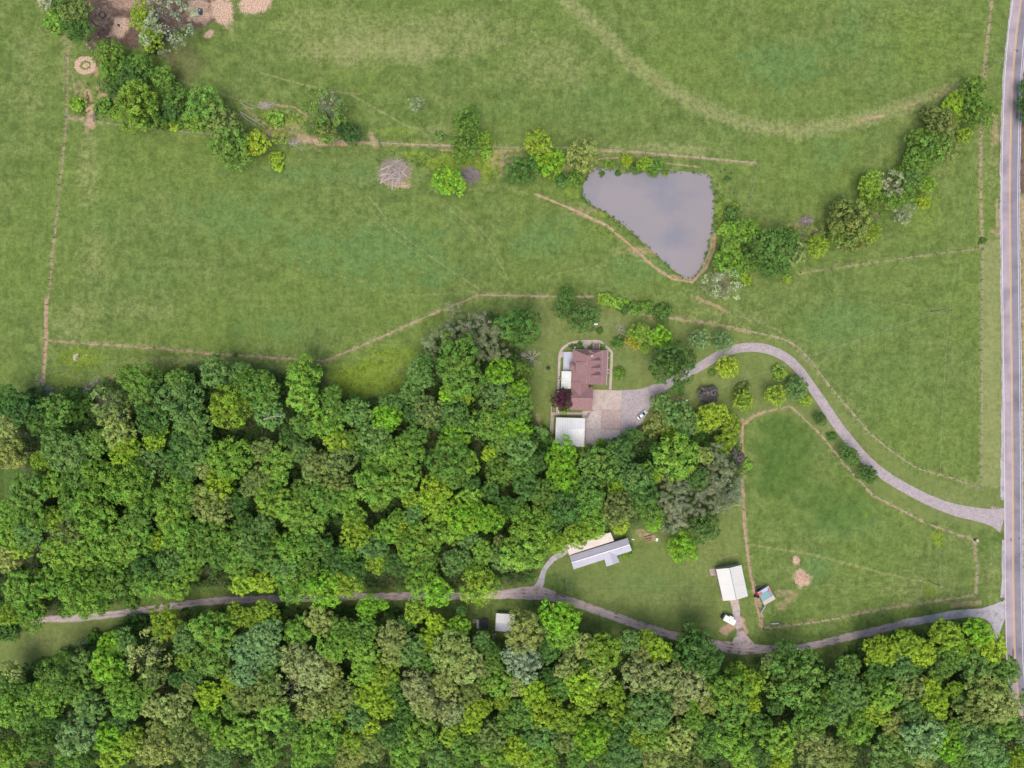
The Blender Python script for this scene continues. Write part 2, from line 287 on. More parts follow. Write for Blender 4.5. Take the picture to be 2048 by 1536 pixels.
for a_ in ((760, 500, 220, 80, .8), (500, 440, 180, 70, .6), (1090, 480, 90, 60, .75), (1560, 130, 130, 60, .7), (1700, 60, 40, 90, .5), (560, 660, 120, 40, .6), (300, 560, 100, 50, .35), (1700, 640, 140, 60, .6),
           (1800, 760, 130, 90, .35), (1700, 1050, 130, 60, .5), (1640, 1130, 50, 50, .7), (1660, 300, 60, 60, .6), (1480, 250, 60, 40, .4), (200, 440, 60, 50, .4), (1280, 540, 60, 40, .6),
           (950, 220, 200, 26, .45), (640, 350, 200, 30, .6), (1250, 730, 30, 50, .35), (1300, 1170, 120, 40, .4), (1120, 1160, 50, 20, .5), (1180, 200, 160, 60, .4), (40, 600, 60, 120, .25), (1770, 130, 60, 90, .4)):
    blob('lush', a_[0], a_[1], a_[2], a_[3], a_[4], .8, .2)
for a_ in ((740, 760, 90, 45, .9), (790, 715, 70, 30, .6), (690, 740, 30, 20, .5), (160, 720, 55, 30, .6), (120, 755, 40, 20, .4), (900, 325, 70, 22, .75), (975, 330, 30, 36, .85), (840, 310, 50, 12, .7), (800, 262, 60, 10, .5), (560, 240, 60, 22, .55),
           (1878, 1078, 14, 24, .95), (1732, 1026, 6, 8, .8), (1965, 420, 6, 60, .6), (350, 740, 60, 14, .4), (1240, 610, 50, 9, .5), (1900, 240, 60, 120, .3), (1850, 100, 150, 120, .3), (1850, 420, 60, 60, .4), (1140, 390, 24, 12, .5), (1450, 380, 20, 60, .3),
           (1556, 820, 20, 12, .3), (1200, 470, 60, 8, .4), (1860, 1180, 14, 30, .6), (1200, 893, 18, 5, .9), (10, 1130, 20, 60, .6), (1230, 210, 20, 20, .1), (1200, 428, 30, 9, .6), (1310, 505, 30, 9, .5), (1250, 325, 60, 10, .4), (1440, 420, 9, 70, .6), (1140, 375, 20, 20, .6), (1260, 460, 34, 10, .55)):
    blob('yel', a_[0], a_[1], a_[2], a_[3], a_[4], .6, .25)
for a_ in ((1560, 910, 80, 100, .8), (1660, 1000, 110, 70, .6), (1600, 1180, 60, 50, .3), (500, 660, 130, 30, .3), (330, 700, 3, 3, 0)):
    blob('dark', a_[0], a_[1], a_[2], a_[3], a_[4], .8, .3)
area('mown', [(1072, 600), (1190, 600), (1300, 640), (1480, 665), (1600, 700), (1700, 840), (1830, 950), (2004, 985), (2004, 1060), (1850, 1040), (1745, 985), (1600, 830), (1480, 840), (1300, 860), (1060, 840)], 1, 5, 3)
area('tan', [(1963, 480), (2003, 480), (2004, 975), (1963, 975)], .62, 2, 3)
area('mown', [(1962, 470), (2004, 470), (2006, 985), (1962, 985)], 1, 2, 1); area('mown', [(1090, 1130), (1280, 1060), (1480, 1000), (1500, 1260), (1350, 1270), (1200, 1215)], .8, 6, 3)
area('mown', [(-30, 1262), (80, 1245), (300, 1228), (220, 1290), (60, 1330), (-30, 1340)], 1, 4, 3)
# pond
POND = [(1173, 357), (1182, 344), (1191, 335), (1211, 337), (1240, 340), (1270, 344), (1300, 345), (1333, 342), (1380, 344), (1416, 348), (1423.7, 360), (1427.6, 399), (1426, 438), (1426, 463), (1419, 478), (1417, 497), (1410, 513),
        (1404, 534), (1386.5, 556.5), (1369, 554), (1346, 539), (1319, 514), (1274, 471.5), (1236, 439), (1199, 416.5), (1174, 401.5), (1165, 389), (1166, 370)]
GZ = np.zeros((NY, NX)) + .06 * NZ3
sl, X, Y, D = poly_dist(POND, 1130, 300, 1470, 600, True)
D = (np.where(inside(POND, X, Y), D, -D) + NZ1[sl] * 1.3 + NZ2[sl] * 1.0) * S
GZ[sl] = np.where(D > 0, -.45 - .4 * np.minimum(D, 5), -.45 + .45 * sstep(0, 1.6, -D) + 0 * D) + .06 * NZ3[sl] * (D < -1.6)
sh = (1 - sstep(0, .9, -D)) * (.5 + .5 * NZ2[sl]) * (NZ3[sl] * .5 + .55); mk['dirt'][sl] = np.maximum(mk['dirt'][sl], np.clip(sh, 0, 1) * .8)
for k in mk: mk[k] = np.clip(mk[k], 0, 1)
# one sheet from the fine lattice out to the horizon
ox = np.array([-16000, -8000, -3500, -1500, -700, -300, -120]); oy = np.array([-14000, -7000, -3000, -1200, -500, -220, -90])
AX = np.concatenate([ox, FX, FX[-1] + (-ox[::-1])]); AY = np.concatenate([oy, FY, FY[-1] + (-oy[::-1])])
def padit(a, fill=0.0):
    b = np.full((len(AY), len(AX)), fill, np.float32); b[len(oy):len(oy) + NY, len(ox):len(ox) + NX] = a; return b
AXX, AYY = np.meshgrid(AX, AY); nv = AXX.size
co = np.stack([(AXX - 1024) * S, (768 - AYY) * S, padit(GZ)], -1).reshape(-1, 3).astype(np.float32)
w_, h_ = len(AX), len(AY); ii = (np.arange(h_ - 1)[:, None] * w_ + np.arange(w_ - 1)).reshape(-1)
fa = np.stack([ii, ii + w_, ii + w_ + 1, ii + 1], -1).astype(np.int32)
def np_mesh(name, co, fa, smooth=False):
    me = bpy.data.meshes.new(name); nf, k = fa.shape
    me.vertices.add(len(co)); me.vertices.foreach_set('co', np.ascontiguousarray(co, np.float32).ravel())
    me.loops.add(nf * k); me.loops.foreach_set('vertex_index', np.ascontiguousarray(fa, np.int32).ravel())
    me.polygons.add(nf); me.polygons.foreach_set('loop_start', np.arange(0, nf * k, k, dtype=np.int32))
    try: me.polygons.foreach_set('loop_total', np.full(nf, k, np.int32))
    except Exception: pass
    me.polygons.foreach_set('use_smooth', np.full(nf, smooth, bool))
    me.update(calc_edges=True); return me
gme = np_mesh('ground', co, fa, True)
def cattr(me, name, chans):
    a = me.color_attributes.new(name, 'FLOAT_COLOR', 'POINT')
    a.data.foreach_set('color', np.stack([padit(c).reshape(-1) for c in chans], -1).astype(np.float32).ravel())
cattr(gme, 'ma', [mk['tan'], mk['lush'], mk['yel'], mk['dirt']]); cattr(gme, 'mb', [mk['mud'], mk['hay'], mk['mown'], mk['dark']])
ground = bpy.data.objects.new('ground', gme); COL.objects.link(ground); props(ground, kind='structure')
def ground_material():
    m = bpy.data.materials.new('pasture_ground'); m.use_nodes = True; t = m.node_tree; b = t.nodes['Principled BSDF']; L = t.links
    tc = nd(t, 'ShaderNodeTexCoord'); A = nd(t, 'ShaderNodeAttribute', attribute_name='ma'); B = nd(t, 'ShaderNodeAttribute', attribute_name='mb')
    sa = nd(t, 'ShaderNodeSeparateColor'); L.new(A.outputs['Color'], sa.inputs[0]); sb = nd(t, 'ShaderNodeSeparateColor'); L.new(B.outputs['Color'], sb.inputs[0])
    def noise(scale, detail=5, rough=.6, stretch=None, rot=0):
        src = tc.outputs['Object']
        if stretch:
            mp = nd(t, 'ShaderNodeMapping'); mp.inputs['Scale'].default_value = stretch; mp.inputs['Rotation'].default_value = (0, 0, R(rot)); L.new(src, mp.inputs[0]); src = mp.outputs[0]
        n = nd(t, 'ShaderNodeTexNoise', Scale=scale, Detail=float(detail), Roughness=rough); L.new(src, n.inputs['Vector']); return n.outputs['Fac']
    def math_(op, a, b_, clamp=False):
        n = nd(t, 'ShaderNodeMath', operation=op, use_clamp=clamp)
        for i, v in enumerate((a, b_)):
            if isinstance(v, (int, float)): n.inputs[i].default_value = v
            else: L.new(v, n.inputs[i])
        return n.outputs[0]
    def mix(f, a, c, mode='MIX'):
        n = nd(t, 'ShaderNodeMixRGB', blend_type=mode)
        for i, v in enumerate((f, a, c)):
            if isinstance(v, tuple): n.inputs[i].default_value = (*v, 1)
            elif isinstance(v, (int, float)): n.inputs[i].default_value = v
            else: L.new(v, n.inputs[i])
        return n.outputs[0]
    def ramp(f, lo, hi):
        n = nd(t, 'ShaderNodeMapRange', interpolation_type='SMOOTHSTEP'); n.inputs[1].default_value = lo; n.inputs[2].default_value = hi; L.new(f, n.inputs[0]); return n.outputs[0]
    big = noise(.018, 4, .55); mid = noise(.10, 6, .68); med = noise(.22, 5, .65); fine = noise(.62, 6, .72); tiny = noise(2.2, 4, .75)
    stra = noise(.22, 5, .65, (2.4, .6, 1), 57)
    c = mix(math_('ADD', math_('MULTIPLY', ramp(mid, .38, .62), .6), math_('MULTIPLY', ramp(med, .38, .62), .4)), GC['g1'], GC['g2'])
    c = mix(math_('MULTIPLY', ramp(big, .4, .62), .55), c, GC['g3'])
    # masks
    def m_(sock, amt=1.0, brk=.6):          # break a mask up with noise
        v = math_('SUBTRACT', math_('ADD', sock, math_('MULTIPLY', fine, brk)), brk * .5 + .0)
        v = math_('MULTIPLY', ramp(v, .12, .85), ramp(sock, .01, .12)); return math_('MULTIPLY', v, amt)
    c = mix(math_('MULTIPLY', sb.outputs[2], .5), c, GC['mown'])
    c = mix(m_(sa.outputs[1], .8, .9), c, GC['lush']); c = mix(m_(sa.outputs[0], .95, .9), c, GC['tan']); c = mix(m_(sa.outputs[2], .9, 1.0), c, GC['yel'])
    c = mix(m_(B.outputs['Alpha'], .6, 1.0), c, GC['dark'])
    # blades, tufts and flattened streaks
    tuft = math_('SUBTRACT', 1.0, math_('MULTIPLY', sb.outputs[2], .45))
    v = math_('ADD', math_('MULTIPLY', ramp(fine, .3, .7), .70), math_('ADD', math_('MULTIPLY', ramp(stra, .32, .68), .22), math_('ADD', math_('MULTIPLY', ramp(med, .34, .66), .34), math_('MULTIPLY', ramp(tiny, .3, .7), .66))))
    v = math_('MULTIPLY', math_('SUBTRACT', v, 1.0), math_('MULTIPLY', tuft, .62)); v = math_('ADD', v, 1.0)
    hs = nd(t, 'ShaderNodeHueSaturation'); L.new(c, hs.inputs['Color']); L.new(v, hs.inputs['Value']); c = hs.outputs[0]
    # bare earth, mud, straw
    dn = mix(ramp(fine, .35, .65), GC['d1'], GC['d2']); dn = mix(math_('MULTIPLY', ramp(mid, .5, .65), .5), dn, GC['d3'])
    c = mix(m_(A.outputs['Alpha'], 1.0, .7), c, dn)
    mn = mix(ramp(fine, .35, .65), GC['m1'], GC['m2']); c = mix(m_(sb.outputs[0], 1.0, .5), c, mn)
    hn = mix(ramp(tiny, .4, .58), GC['h1'], GC['h2']); c = mix(m_(sb.outputs[1], 1.0, 1.0), c, hn)
    # scattered white clover heads and stones
    vo = nd(t, 'ShaderNodeTexVoronoi', Scale=.11); L.new(tc.outputs['Object'], vo.inputs['Vector'])
    dot = math_('MULTIPLY', math_('LESS_THAN', vo.outputs['Distance'], .022), ramp(mid, .5, .6)); c = mix(math_('MULTIPLY', dot, .6), c, (.75, .75, .6))
    L.new(c, b.inputs['Base Color']); b.inputs['Roughness'].default_value = 1.0; b.inputs['Specular IOR Level'].default_value = .05
    bp = nd(t, 'ShaderNodeBump', Strength=.35, Distance=.25); L.new(fine, bp.inputs['Height']); L.new(bp.outputs[0], b.inputs['Normal'])
    return m
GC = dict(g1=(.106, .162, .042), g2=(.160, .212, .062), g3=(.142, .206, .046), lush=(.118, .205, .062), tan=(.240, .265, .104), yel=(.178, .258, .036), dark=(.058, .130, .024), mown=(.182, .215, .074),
          d1=(.36, .24, .155), d2=(.48, .34, .235), d3=(.42, .24, .14), m1=(.10, .068, .055), m2=(.19, .125, .10), h1=(.28, .18, .13), h2=(.68, .49, .36))
gme.materials.append(ground_material())
def gh(px, py):
    i = int(round((py - FY[0]) / 2)); j = int(round((px - FX[0]) / 2))
    return float(GZ[i, j]) if 0 <= i < NY and 0 <= j < NX else 0.0
# water
wm = mat_noise('pond_water', (.255, .238, .250), (.300, .272, .285), .03, .12, (.228, .226, .262), .055, lo=.3, hi=.7); wm.node_tree.nodes['Principled BSDF'].inputs['IOR'].default_value = 1.33  # noise mottling paints soft cloud reflections into the murky water colour
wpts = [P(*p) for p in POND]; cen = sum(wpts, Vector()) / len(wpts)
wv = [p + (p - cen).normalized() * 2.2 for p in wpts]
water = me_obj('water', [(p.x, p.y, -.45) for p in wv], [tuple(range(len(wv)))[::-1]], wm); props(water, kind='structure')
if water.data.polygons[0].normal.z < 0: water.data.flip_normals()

# ------------------------------------------------------------------ roads and paths
def ribbon(name, pts, z, mat, rag=0.0, thick=.12, step=1.0, seed=1, kind='structure'):
    """strip along pts (px, py, width px) with slightly ragged verges and real thickness"""
    rnd = random.Random(seed); c = []
    for i in range(len(pts) - 1):
        p0 = pts[max(i - 1, 0)]; p1 = pts[i]; p2 = pts[i + 1]; p3 = pts[min(i + 2, len(pts) - 1)]
        n = max(2, int(math.hypot(p2[0] - p1[0], p2[1] - p1[1]) * S / step))
        for k in range(n):
            u = k / n; c.append([.5 * ((2 * p1[a]) + (-p0[a] + p2[a]) * u + (2 * p0[a] - 5 * p1[a] + 4 * p2[a] - p3[a]) * u * u + (-p0[a] + 3 * p1[a] - 3 * p2[a] + p3[a]) * u ** 3) for a in range(3)])
    c.append(list(pts[-1])); vs = []; fs = []; n = len(c)
    ja = jb = 0
    for i, (x, y, w) in enumerate(c):
        a = c[max(i - 1, 0)]; b = c[min(i + 1, n - 1)]; dx, dy = b[0] - a[0], b[1] - a[1]; l = math.hypot(dx, dy) or 1; nx, ny = -dy / l, dx / l
        ja = ja * .6 + rnd.uniform(-1, 1) * rag; jb = jb * .6 + rnd.uniform(-1, 1) * rag
        A_ = P(x + nx * (w / 2 + ja), y + ny * (w / 2 + ja)); B_ = P(x - nx * (w / 2 + jb), y - ny * (w / 2 + jb))
        vs += [(A_.x, A_.y, z), (B_.x, B_.y, z), (A_.x, A_.y, z - thick), (B_.x, B_.y, z - thick)]
    for i in range(n - 1):
        q = i * 4; r = q + 4; fs += [(q, r, r + 1, q + 1), (q, q + 2, r + 2, r), (q + 1, r + 1, r + 3, q + 3)]
    o = me_obj(name, vs, fs, mat)
    if o.data.polygons[0].normal.z < 0: o.data.flip_normals()
    if kind: o['kind'] = kind
    return o
def offs(pts, d, w):
    out = []
    for i, p in enumerate(pts):
        a = pts[max(i - 1, 0)]; b = pts[min(i + 1, len(pts) - 1)]; dx, dy = b[0] - a[0], b[1] - a[1]; l = math.hypot(dx, dy); out.append((p[0] - dy / l * d, p[1] + dx / l * d, w))
    return out
HW = [(2052, -300), (2050, -120), (2041.5, 0), (2033.7, 60), (2026, 150), (2022, 250), (2019.6, 384), (2020.7, 520), (2023.5, 768), (2025.6, 1000), (2026.4, 1160), (2028.6, 1271), (2030.5, 1330), (2036, 1385), (2048, 1445), (2078, 1536), (2150, 1700)]
HWX = [(2050, -6000), (2051, -1500)] + HW + [(2350, 2100), (3300, 4500)]
ribbon('road', offs(HWX, 9, 18), .10, M['asphalt'], .12, .2, 2.0); ribbon('road', offs(HWX, -9, 18), .099, M['asphalt_new'], .12, .2, 2.0)
ribbon('road_shoulder', [(x - 18.4, y, 3.6) for x, y in HW if y < 900] + [(2004.5, 960, 8), (2005, 1000, 7)], .085, M['gravel_grey'], .9, .2)
ribbon('road_shoulder', [(x + 18.5, y, 4) for x, y in HW], .084, M['gravel_grey'], .7, .2)
ribbon('road_shoulder', [(2006, 1080, 4), (2006, 1120, 6), (2006.5, 1160, 7), (2005, 1195, 9)], .086, M['gravel_grey'], .5, .2)
ribbon('road_marking', offs(HW, 1.15, 1.0), .104, M['line_yellow'], 0, .004); ribbon('road_marking', offs(HW, -1.15, 1.0), .104, M['line_yellow'], 0, .004)
ribbon('road_marking', offs(HW, 16.2, .9), .104, M['line_white'], 0, .004); ribbon('road_marking', offs(HW, -15.4, .9), .104, M['line_white'], 0, .004)
DRV = [(1296, 795, 34), (1318, 779, 22), (1340, 764, 18), (1370, 748, 17.5), (1400, 733, 17.5), (1440, 709, 17.5), (1475, 697, 17.5), (1510, 694.5, 18), (1540, 700, 18), (1570, 714, 18), (1596, 737, 18), (1616, 764, 18.5), (1641, 800, 19), (1671, 845, 19), (1703, 886, 19),
       (1737, 924, 19), (1777, 956, 19.5), (1820, 981, 20), (1866, 1004, 21), (1912, 1020, 24), (1950, 1028, 27), (1975, 1033, 31), (1992, 1036, 40), (2007, 1040, 52)]
ribbon('driveway', DRV, .075, M['asphalt_old'], .25, .2)
yard = MB(); yard.prism([P(*p)[:2] for p in ((1244, 780), (1262, 780), (1280, 778), (1296, 773), (1308, 768), (1325, 772), (1322, 790), (1306, 806), (1294, 824), (1286, 842), (1272, 856), (1256, 866), (1241, 876))], -.1, .07)
props(yard.build('parking_yard', M['asphalt_old']), kind='structure')
LANE = [(62, 1241, 11), (85, 1238.5, 12), (130, 1237, 14), (165, 1235, 14), (250, 1226, 14), (325, 1214.5, 14), (425, 1202.5, 14), (512, 1198, 14), (612, 1196.5, 14), (737, 1192.5, 14), (912, 1193, 14), (990, 1190, 15), (1024, 1187, 20), (1060, 1187, 27), (1090, 1188, 22),
        (1129, 1200, 17), (1160, 1209, 16), (1199, 1222, 16), (1274, 1249, 16), (1349, 1272, 16), (1436, 1291, 20), (1480, 1297, 24), (1530, 1298, 17), (1598, 1295, 14), (1711, 1271, 15), (1811, 1246, 15), (1911, 1229, 16), (1950, 1226, 17), (1968, 1226, 22), (1985, 1228, 40), (1996, 1231, 62), (2010, 1236, 92)]
ribbon('gravel_lane', LANE[:-6], .05, M['gravel'], .9, .2, seed=4)
for d_, sd_ in ((3.2, 41), (-3.2, 42)):      # wheel ruts rubbed pale
    ribbon('gravel_lane', [(x, y, 2.6) for x, y, w in [(*q[:2], 0) for q in offs([p[:2] for p in LANE[1:-6]], d_, 0)]], .055, M['rut'], .35, .005, seed=sd_)
for (x, y, l_, w_) in ((2034.5, 102, 5, 4), (2031, 100, 2.5, 6), (2034.6, 200, 30, 2.2), (2033, 232, 12, 2.5), (2022, 1079, 6, 2), (2038, 1077, 6, 2), (2039, 1110, 9, 2.5), (2013, 1211, 2, 2), (2013, 1219, 2, 2), (2026, 1305, 16, 4), (2040, 1300, 10, 2.5)):
    ribbon('tar_patch', [(x, y - l_ / 2, w_), (x - .4, y, w_ * 1.1), (x, y + l_ / 2, w_)], .103, M['tar'], .25, .002, .6, seed=int(y))
ribbon('gravel_lane', LANE[-7:], .056, M['gravel_grey'], .5, .2, seed=5)
ribbon('gravel_lane', [(1072, 1182, 20), (1082, 1165, 14), (1086, 1148, 10), (1092, 1134, 9), (1105, 1119, 10), (1122, 1108, 12), (1134, 1100, 12)], .045, M['gravel_grey'], .8, .2, seed=6)
ribbon('gravel_lane', [(1484, 1300, 70), (1484, 1290, 52), (1483, 1278, 34), (1482, 1264, 17), (1479, 1252, 15), (1474, 1238, 15), (1470, 1222, 13)], .041, M['gravel'], .9, .2, seed=7)
ribbon('track', [(70, 870, 9), (95, 850, 7), (118, 845, 5)], .02, M['gravel'], .8)
# ------------------------------------------------------------------ buildings
def pg(pts, z=0): return [tuple(P(x, y, z)[:2]) for x, y in pts]
def flat(name, pts, z0, z1, mat, parent=None, kind=None, zmap=0):
    o = MB().prism(pg(pts, zmap), z0, z1).build(name, mat, parent)
    if kind: o['kind'] = kind
    return o
def local(o, root):
    """meshes are built in world coordinates; move their origin to the thing's base"""
    o.parent = root; o.matrix_parent_inverse = Matrix.Translation(-root.location) if not any(root.rotation_euler) else root.matrix_basis.inverted(); return o
def roofpart(name, verts, faces, mat, root, th=.16):
    o = me_obj(name, verts, faces, mat)
    for p in o.data.polygons:
        pass
    bm = bmesh.new(); bm.from_mesh(o.data); bmesh.ops.recalc_face_normals(bm, faces=bm.faces)
    if sum(f.normal.z for f in bm.faces) < 0: bmesh.ops.reverse_faces(bm, faces=bm.faces)
    bm.to_mesh(o.data); bm.free()
    sm = o.modifiers.new('thickness', 'SOLIDIFY'); sm.thickness = th; sm.offset = -1
    return local(o, root)
def inset(pts, d):
    c = sum((Vector(p) for p in pts), Vector((0, 0))) / len(pts); out = []
    n = len(pts)
    for i in range(n):
        a, b, e = Vector(pts[i - 1]), Vector(pts[i]), Vector(pts[(i + 1) % n]); u = (a - b).normalized(); v = (e - b).normalized()
        s = u + v; cr = abs(u.x * v.y - u.y * v.x); out.append(b + s * (d / max(cr, .3)))
    return out
def gable(root, cor, ridge, ze, zr, rmat, wmat, over=.45, name='roof', walls=True):
    """cor = 4 eave corners (px) A,B,C,D; ridge joins mid AB... : ridge[0] between D-A side, ridge[1] between B-C side"""
    A_, B_, C_, D_ = [P(x, y, ze) for x, y in cor]; r0, r1 = [P(x, y, zr) for x, y in ridge]
    roofpart(name, [A_, B_, C_, D_, r0, r1], [(A, B, C, D) for A, B, C, D in ((0, 1, 5, 4), (3, 4, 5, 2))], rmat, root)
    if walls:
        q = inset([(p.x, p.y) for p in (A_, B_, C_, D_)], over); g0 = (q[0] + q[3]) / 2; g1 = (q[1] + q[2]) / 2
        # keep ridge under the roof
        hw = (Vector((A_.x, A_.y)) - Vector((D_.x, D_.y))).length / 2; ez = ze - .05 + (zr - ze) * over / hw - .16; rz = zr - .22
        vs = [(p.x, p.y, -.2) for p in q] + [(p.x, p.y, ez) for p in q] + [(g0.x, g0.y, rz), (g1.x, g1.y, rz)]
        fs = [(0, 1, 5, 4), (2, 3, 7, 6), (1, 2, 6, 9, 5), (3, 0, 4, 8, 7)]
        w = me_obj('wall', vs, fs, wmat); bm = bmesh.new(); bm.from_mesh(w.data); bmesh.ops.recalc_face_normals(bm, faces=bm.faces); bm.to_mesh(w.data); bm.free(); local(w, root)
        return q
    return None
def opening(root, a, b, t, z, w, h, door=False, mat=None):
    """a window (frame + pane) or door on the wall a->b at fraction t"""
    a = Vector(a); b = Vector(b); d = (b - a).normalized(); p = a + (b - a) * t; ang = math.atan2(d.y, d.x)
    if door:
        f = MB().box((p.x, p.y, z + h / 2), (w, .12, h), ang).build('door', mat or M['trim']); local(f, root)
    else:
        mb = MB()
        for k in (-1, 1):
            mb.box((p.x + d.x * k * (w / 2), p.y + d.y * k * (w / 2), z + h / 2), (.1, .16, h + .1), ang); mb.box((p.x, p.y, z + h / 2 + k * h / 2), (w - .1, .15, .1), ang)
        f = mb.build('window', M['trim']); local(f, root)
        g = MB().box((p.x, p.y, z + h / 2), (w - .1, .1, h - .1), ang).build('pane', M['glass']); g.parent = f; g.matrix_parent_inverse = f.matrix_parent_inverse.copy()
        g.matrix_parent_inverse = Matrix.Identity(4)
def open_row(root, q, i, j, n, z=1.0, w=1.1, h=1.3, off=.1):
    for k in range(n): opening(root, q[i], q[j], off + (1 - 2 * off) * (k + .5) / n, z, w, h)

# the main house -----------------------------------------------------
ho = thing('house', 'large house with red shingle roof, dormers and an attached garage', 'house', P(1175, 760))
ZE, ZR = 4.2, 8.4
zz = lambda x, y, z: P(x, y, z)
TL, TR, BR, BL = (1145.4, 699.3), (1216, 701), (1213, 770), (1143.5, 768)
hipA, rB = (1174.3, 711.5), (1173, 768.6)
brk0, brk1 = (1203, 701), (1201, 769.8)
v = [zz(*TL, ZE), zz(*BL, ZE), zz(*rB, ZR), zz(*hipA, ZR), zz(1205.5, 700.6, ZE + .9), zz(1203.5, 769.7, ZE + .9), zz(*TR, ZE - .2), zz(*BR, ZE - .2)]
roofpart('roof', v, [(0, 1, 2, 3), (0, 3, 4), (3, 2, 5, 4), (4, 5, 7, 6)], M['shingle'], ho)
# gable front of the north wing, standing out of the hip
v = [zz(1157, 699, ZE + .15), zz(1187, 700, ZE + .15), zz(1179.8, 699.5, ZE + 2.9), zz(1179.8, 710.5, ZE + 2.9), zz(1167.6, 710.8, ZE + 2.1), zz(1191.6, 712.2, ZE + 2.1), zz(1171, 699.2, ZE + .15), zz(1190, 700.2, ZE + .15)]
roofpart('roof', [v[6], v[2], v[3], zz(1169, 711.2, ZE + 2.2), v[7], zz(1196, 712.5, ZE + 2.2)], [(0, 1, 2, 3), (1, 4, 5, 2)], M['shingle'], ho, .14)
# long west shed dormer
sd_v = [zz(1152.5, 724.2, ZE + 2.0), zz(1172.6, 724.6, ZR - .1), zz(1172.2, 748.4, ZR - .1), zz(1151.8, 748, ZE + 2.0)]
roofpart('dormer', sd_v, [(0, 1, 2, 3)], M['shingle'], ho, .14)
mbd = MB()
q = [zz(1153.3, 725.2, 0), zz(1171, 725.4, 0), zz(1171, 747.4, 0), zz(1152.8, 747, 0)]; q = [P(1153.3, 725.2, ZE + 1.6), P(1171, 725.4, ZE + 3), P(1171, 747.4, ZE + 3), P(1152.8, 747, ZE + 1.6)]
mbd.add([(q[0].x, q[0].y, ZE), (q[1].x, q[1].y, ZE), (q[2].x, q[2].y, ZE), (q[3].x, q[3].y, ZE), (q[0].x, q[0].y, ZE + 1.8), (q[1].x, q[1].y, ZR - .5), (q[2].x, q[2].y, ZR - .5), (q[3].x, q[3].y, ZE + 1.8)],
        [(0, 1, 5, 4), (1, 2, 6, 5), (2, 3, 7, 6), (3, 0, 4, 7)])
local(mbd.build('dormer_wall', M['siding']), ho)
for dy in (721.3, 736.2, 750.8):        # three little east dormers
    zt, zs = ZE + 3.75, ZE + 2.2
    rv = [zz(1200, dy, zt), zz(1182, dy, zt), zz(1200, dy - 5.6, zs), zz(1200, dy + 5.6, zs), zz(1189.5, dy - 5.6, zs), zz(1189.5, dy + 5.6, zs)]
    dm = roofpart('dormer', rv, [(0, 1, 4, 2), (0, 3, 5, 1)], M['shingle'], ho, .12)
    f = zz(1198.6, dy, zs); b = MB(); yy = .82
    b.add([(f.x, f.y - yy, ZE + 1.0), (f.x, f.y + yy, ZE + 1.0), (f.x, f.y + yy, zs - .1), (f.x, f.y, zt - .2), (f.x, f.y - yy, zs - .1), (f.x - 2.2, f.y - yy, ZE + 1.4), (f.x - 2.2, f.y + yy, ZE + 1.4), (f.x - 2.2, f.y + yy, zs - .1), (f.x - 2.2, f.y, zt - .2), (f.x - 2.2, f.y - yy, zs - .1)],
          [(0, 1, 2, 3, 4), (1, 6, 7, 2), (0, 4, 9, 5)])
    w = b.build('dormer_wall', M['siding']); w.parent = dm
    g = MB().box((f.x + .03, f.y, ZE + 1.65), (.08, .9, .9)).build('pane', M['glass']); g.parent = dm
cm = MB().box(P(1183.5, 712.3, ZR)[:2] + (ZR - .3,) if False else (P(1183.5, 712.3, ZR).x, P(1183.5, 712.3, ZR).y, ZR - .4), (.9, .9, 1.9)).build('chimney', M['concrete_pink']); local(cm, ho)
rc_ = MB()
for q0, q1, z_ in (((1174.3, 712), (1173, 768), ZR), ((1145.6, 699.6), (1174.3, 711.8), None), ((1160, 767), (1160, 790.5), 6.9), ((1142, 796), (1185.5, 797.4), 7.0), ((1205.5, 701), (1203.5, 769), None)):
    za, zb = (z_, z_) if z_ else ((ZE, ZR) if q1[0] == 1174.3 else (ZE + .9, ZE + .9)); a = P(*q0, za); b = P(*q1, zb); rc_.tube([(a.x, a.y, za + .02), (b.x, b.y, zb + .02)], .13, 6)
local(rc_.build('ridge_cap', mat_noise('ridge_shingle', (.36, .22, .21), (.45, .29, .28), 2, .9)), ho)
caps = MB(); p_ = P(1183.5, 712.3, ZR)
for k in (-1, 1): caps.tube([(p_.x + k * .22, p_.y, ZR + .5), (p_.x + k * .22, p_.y, ZR + .85)], .16, 8)
local(caps.build('chimney_pot', M['trim']), ho)
# walls of the main block
wq = inset([tuple(P(x, y, ZE)[:2]) for x, y in (TL, TR, BR, BL)], .5)
mbw = MB().prism([tuple(p) for p in wq], -.2, ZE - .12); local(mbw.build('wall', M['brick']), ho)
gb = MB(); a = P(1145, 768, ZE); b = P(1203, 769.5, ZE + .9); c_ = P(1173, 768, ZR)
gb.add([(a.x + .5, a.y + .45, ZE - .12), (b.x, a.y + .45, ZE - .12), (b.x, a.y + .45, ZE + .6), (c_.x, a.y + .45, ZR - .3)], [(0, 1, 2, 3)]); local(gb.build('wall', M['siding']), ho)
open_row(ho, wq, 1, 2, 6, 1, 1.2, 1.5); open_row(ho, wq, 3, 0, 5, 1, 1.2, 1.5); open_row(ho, wq, 0, 1, 4, 1, 1.2, 1.5)
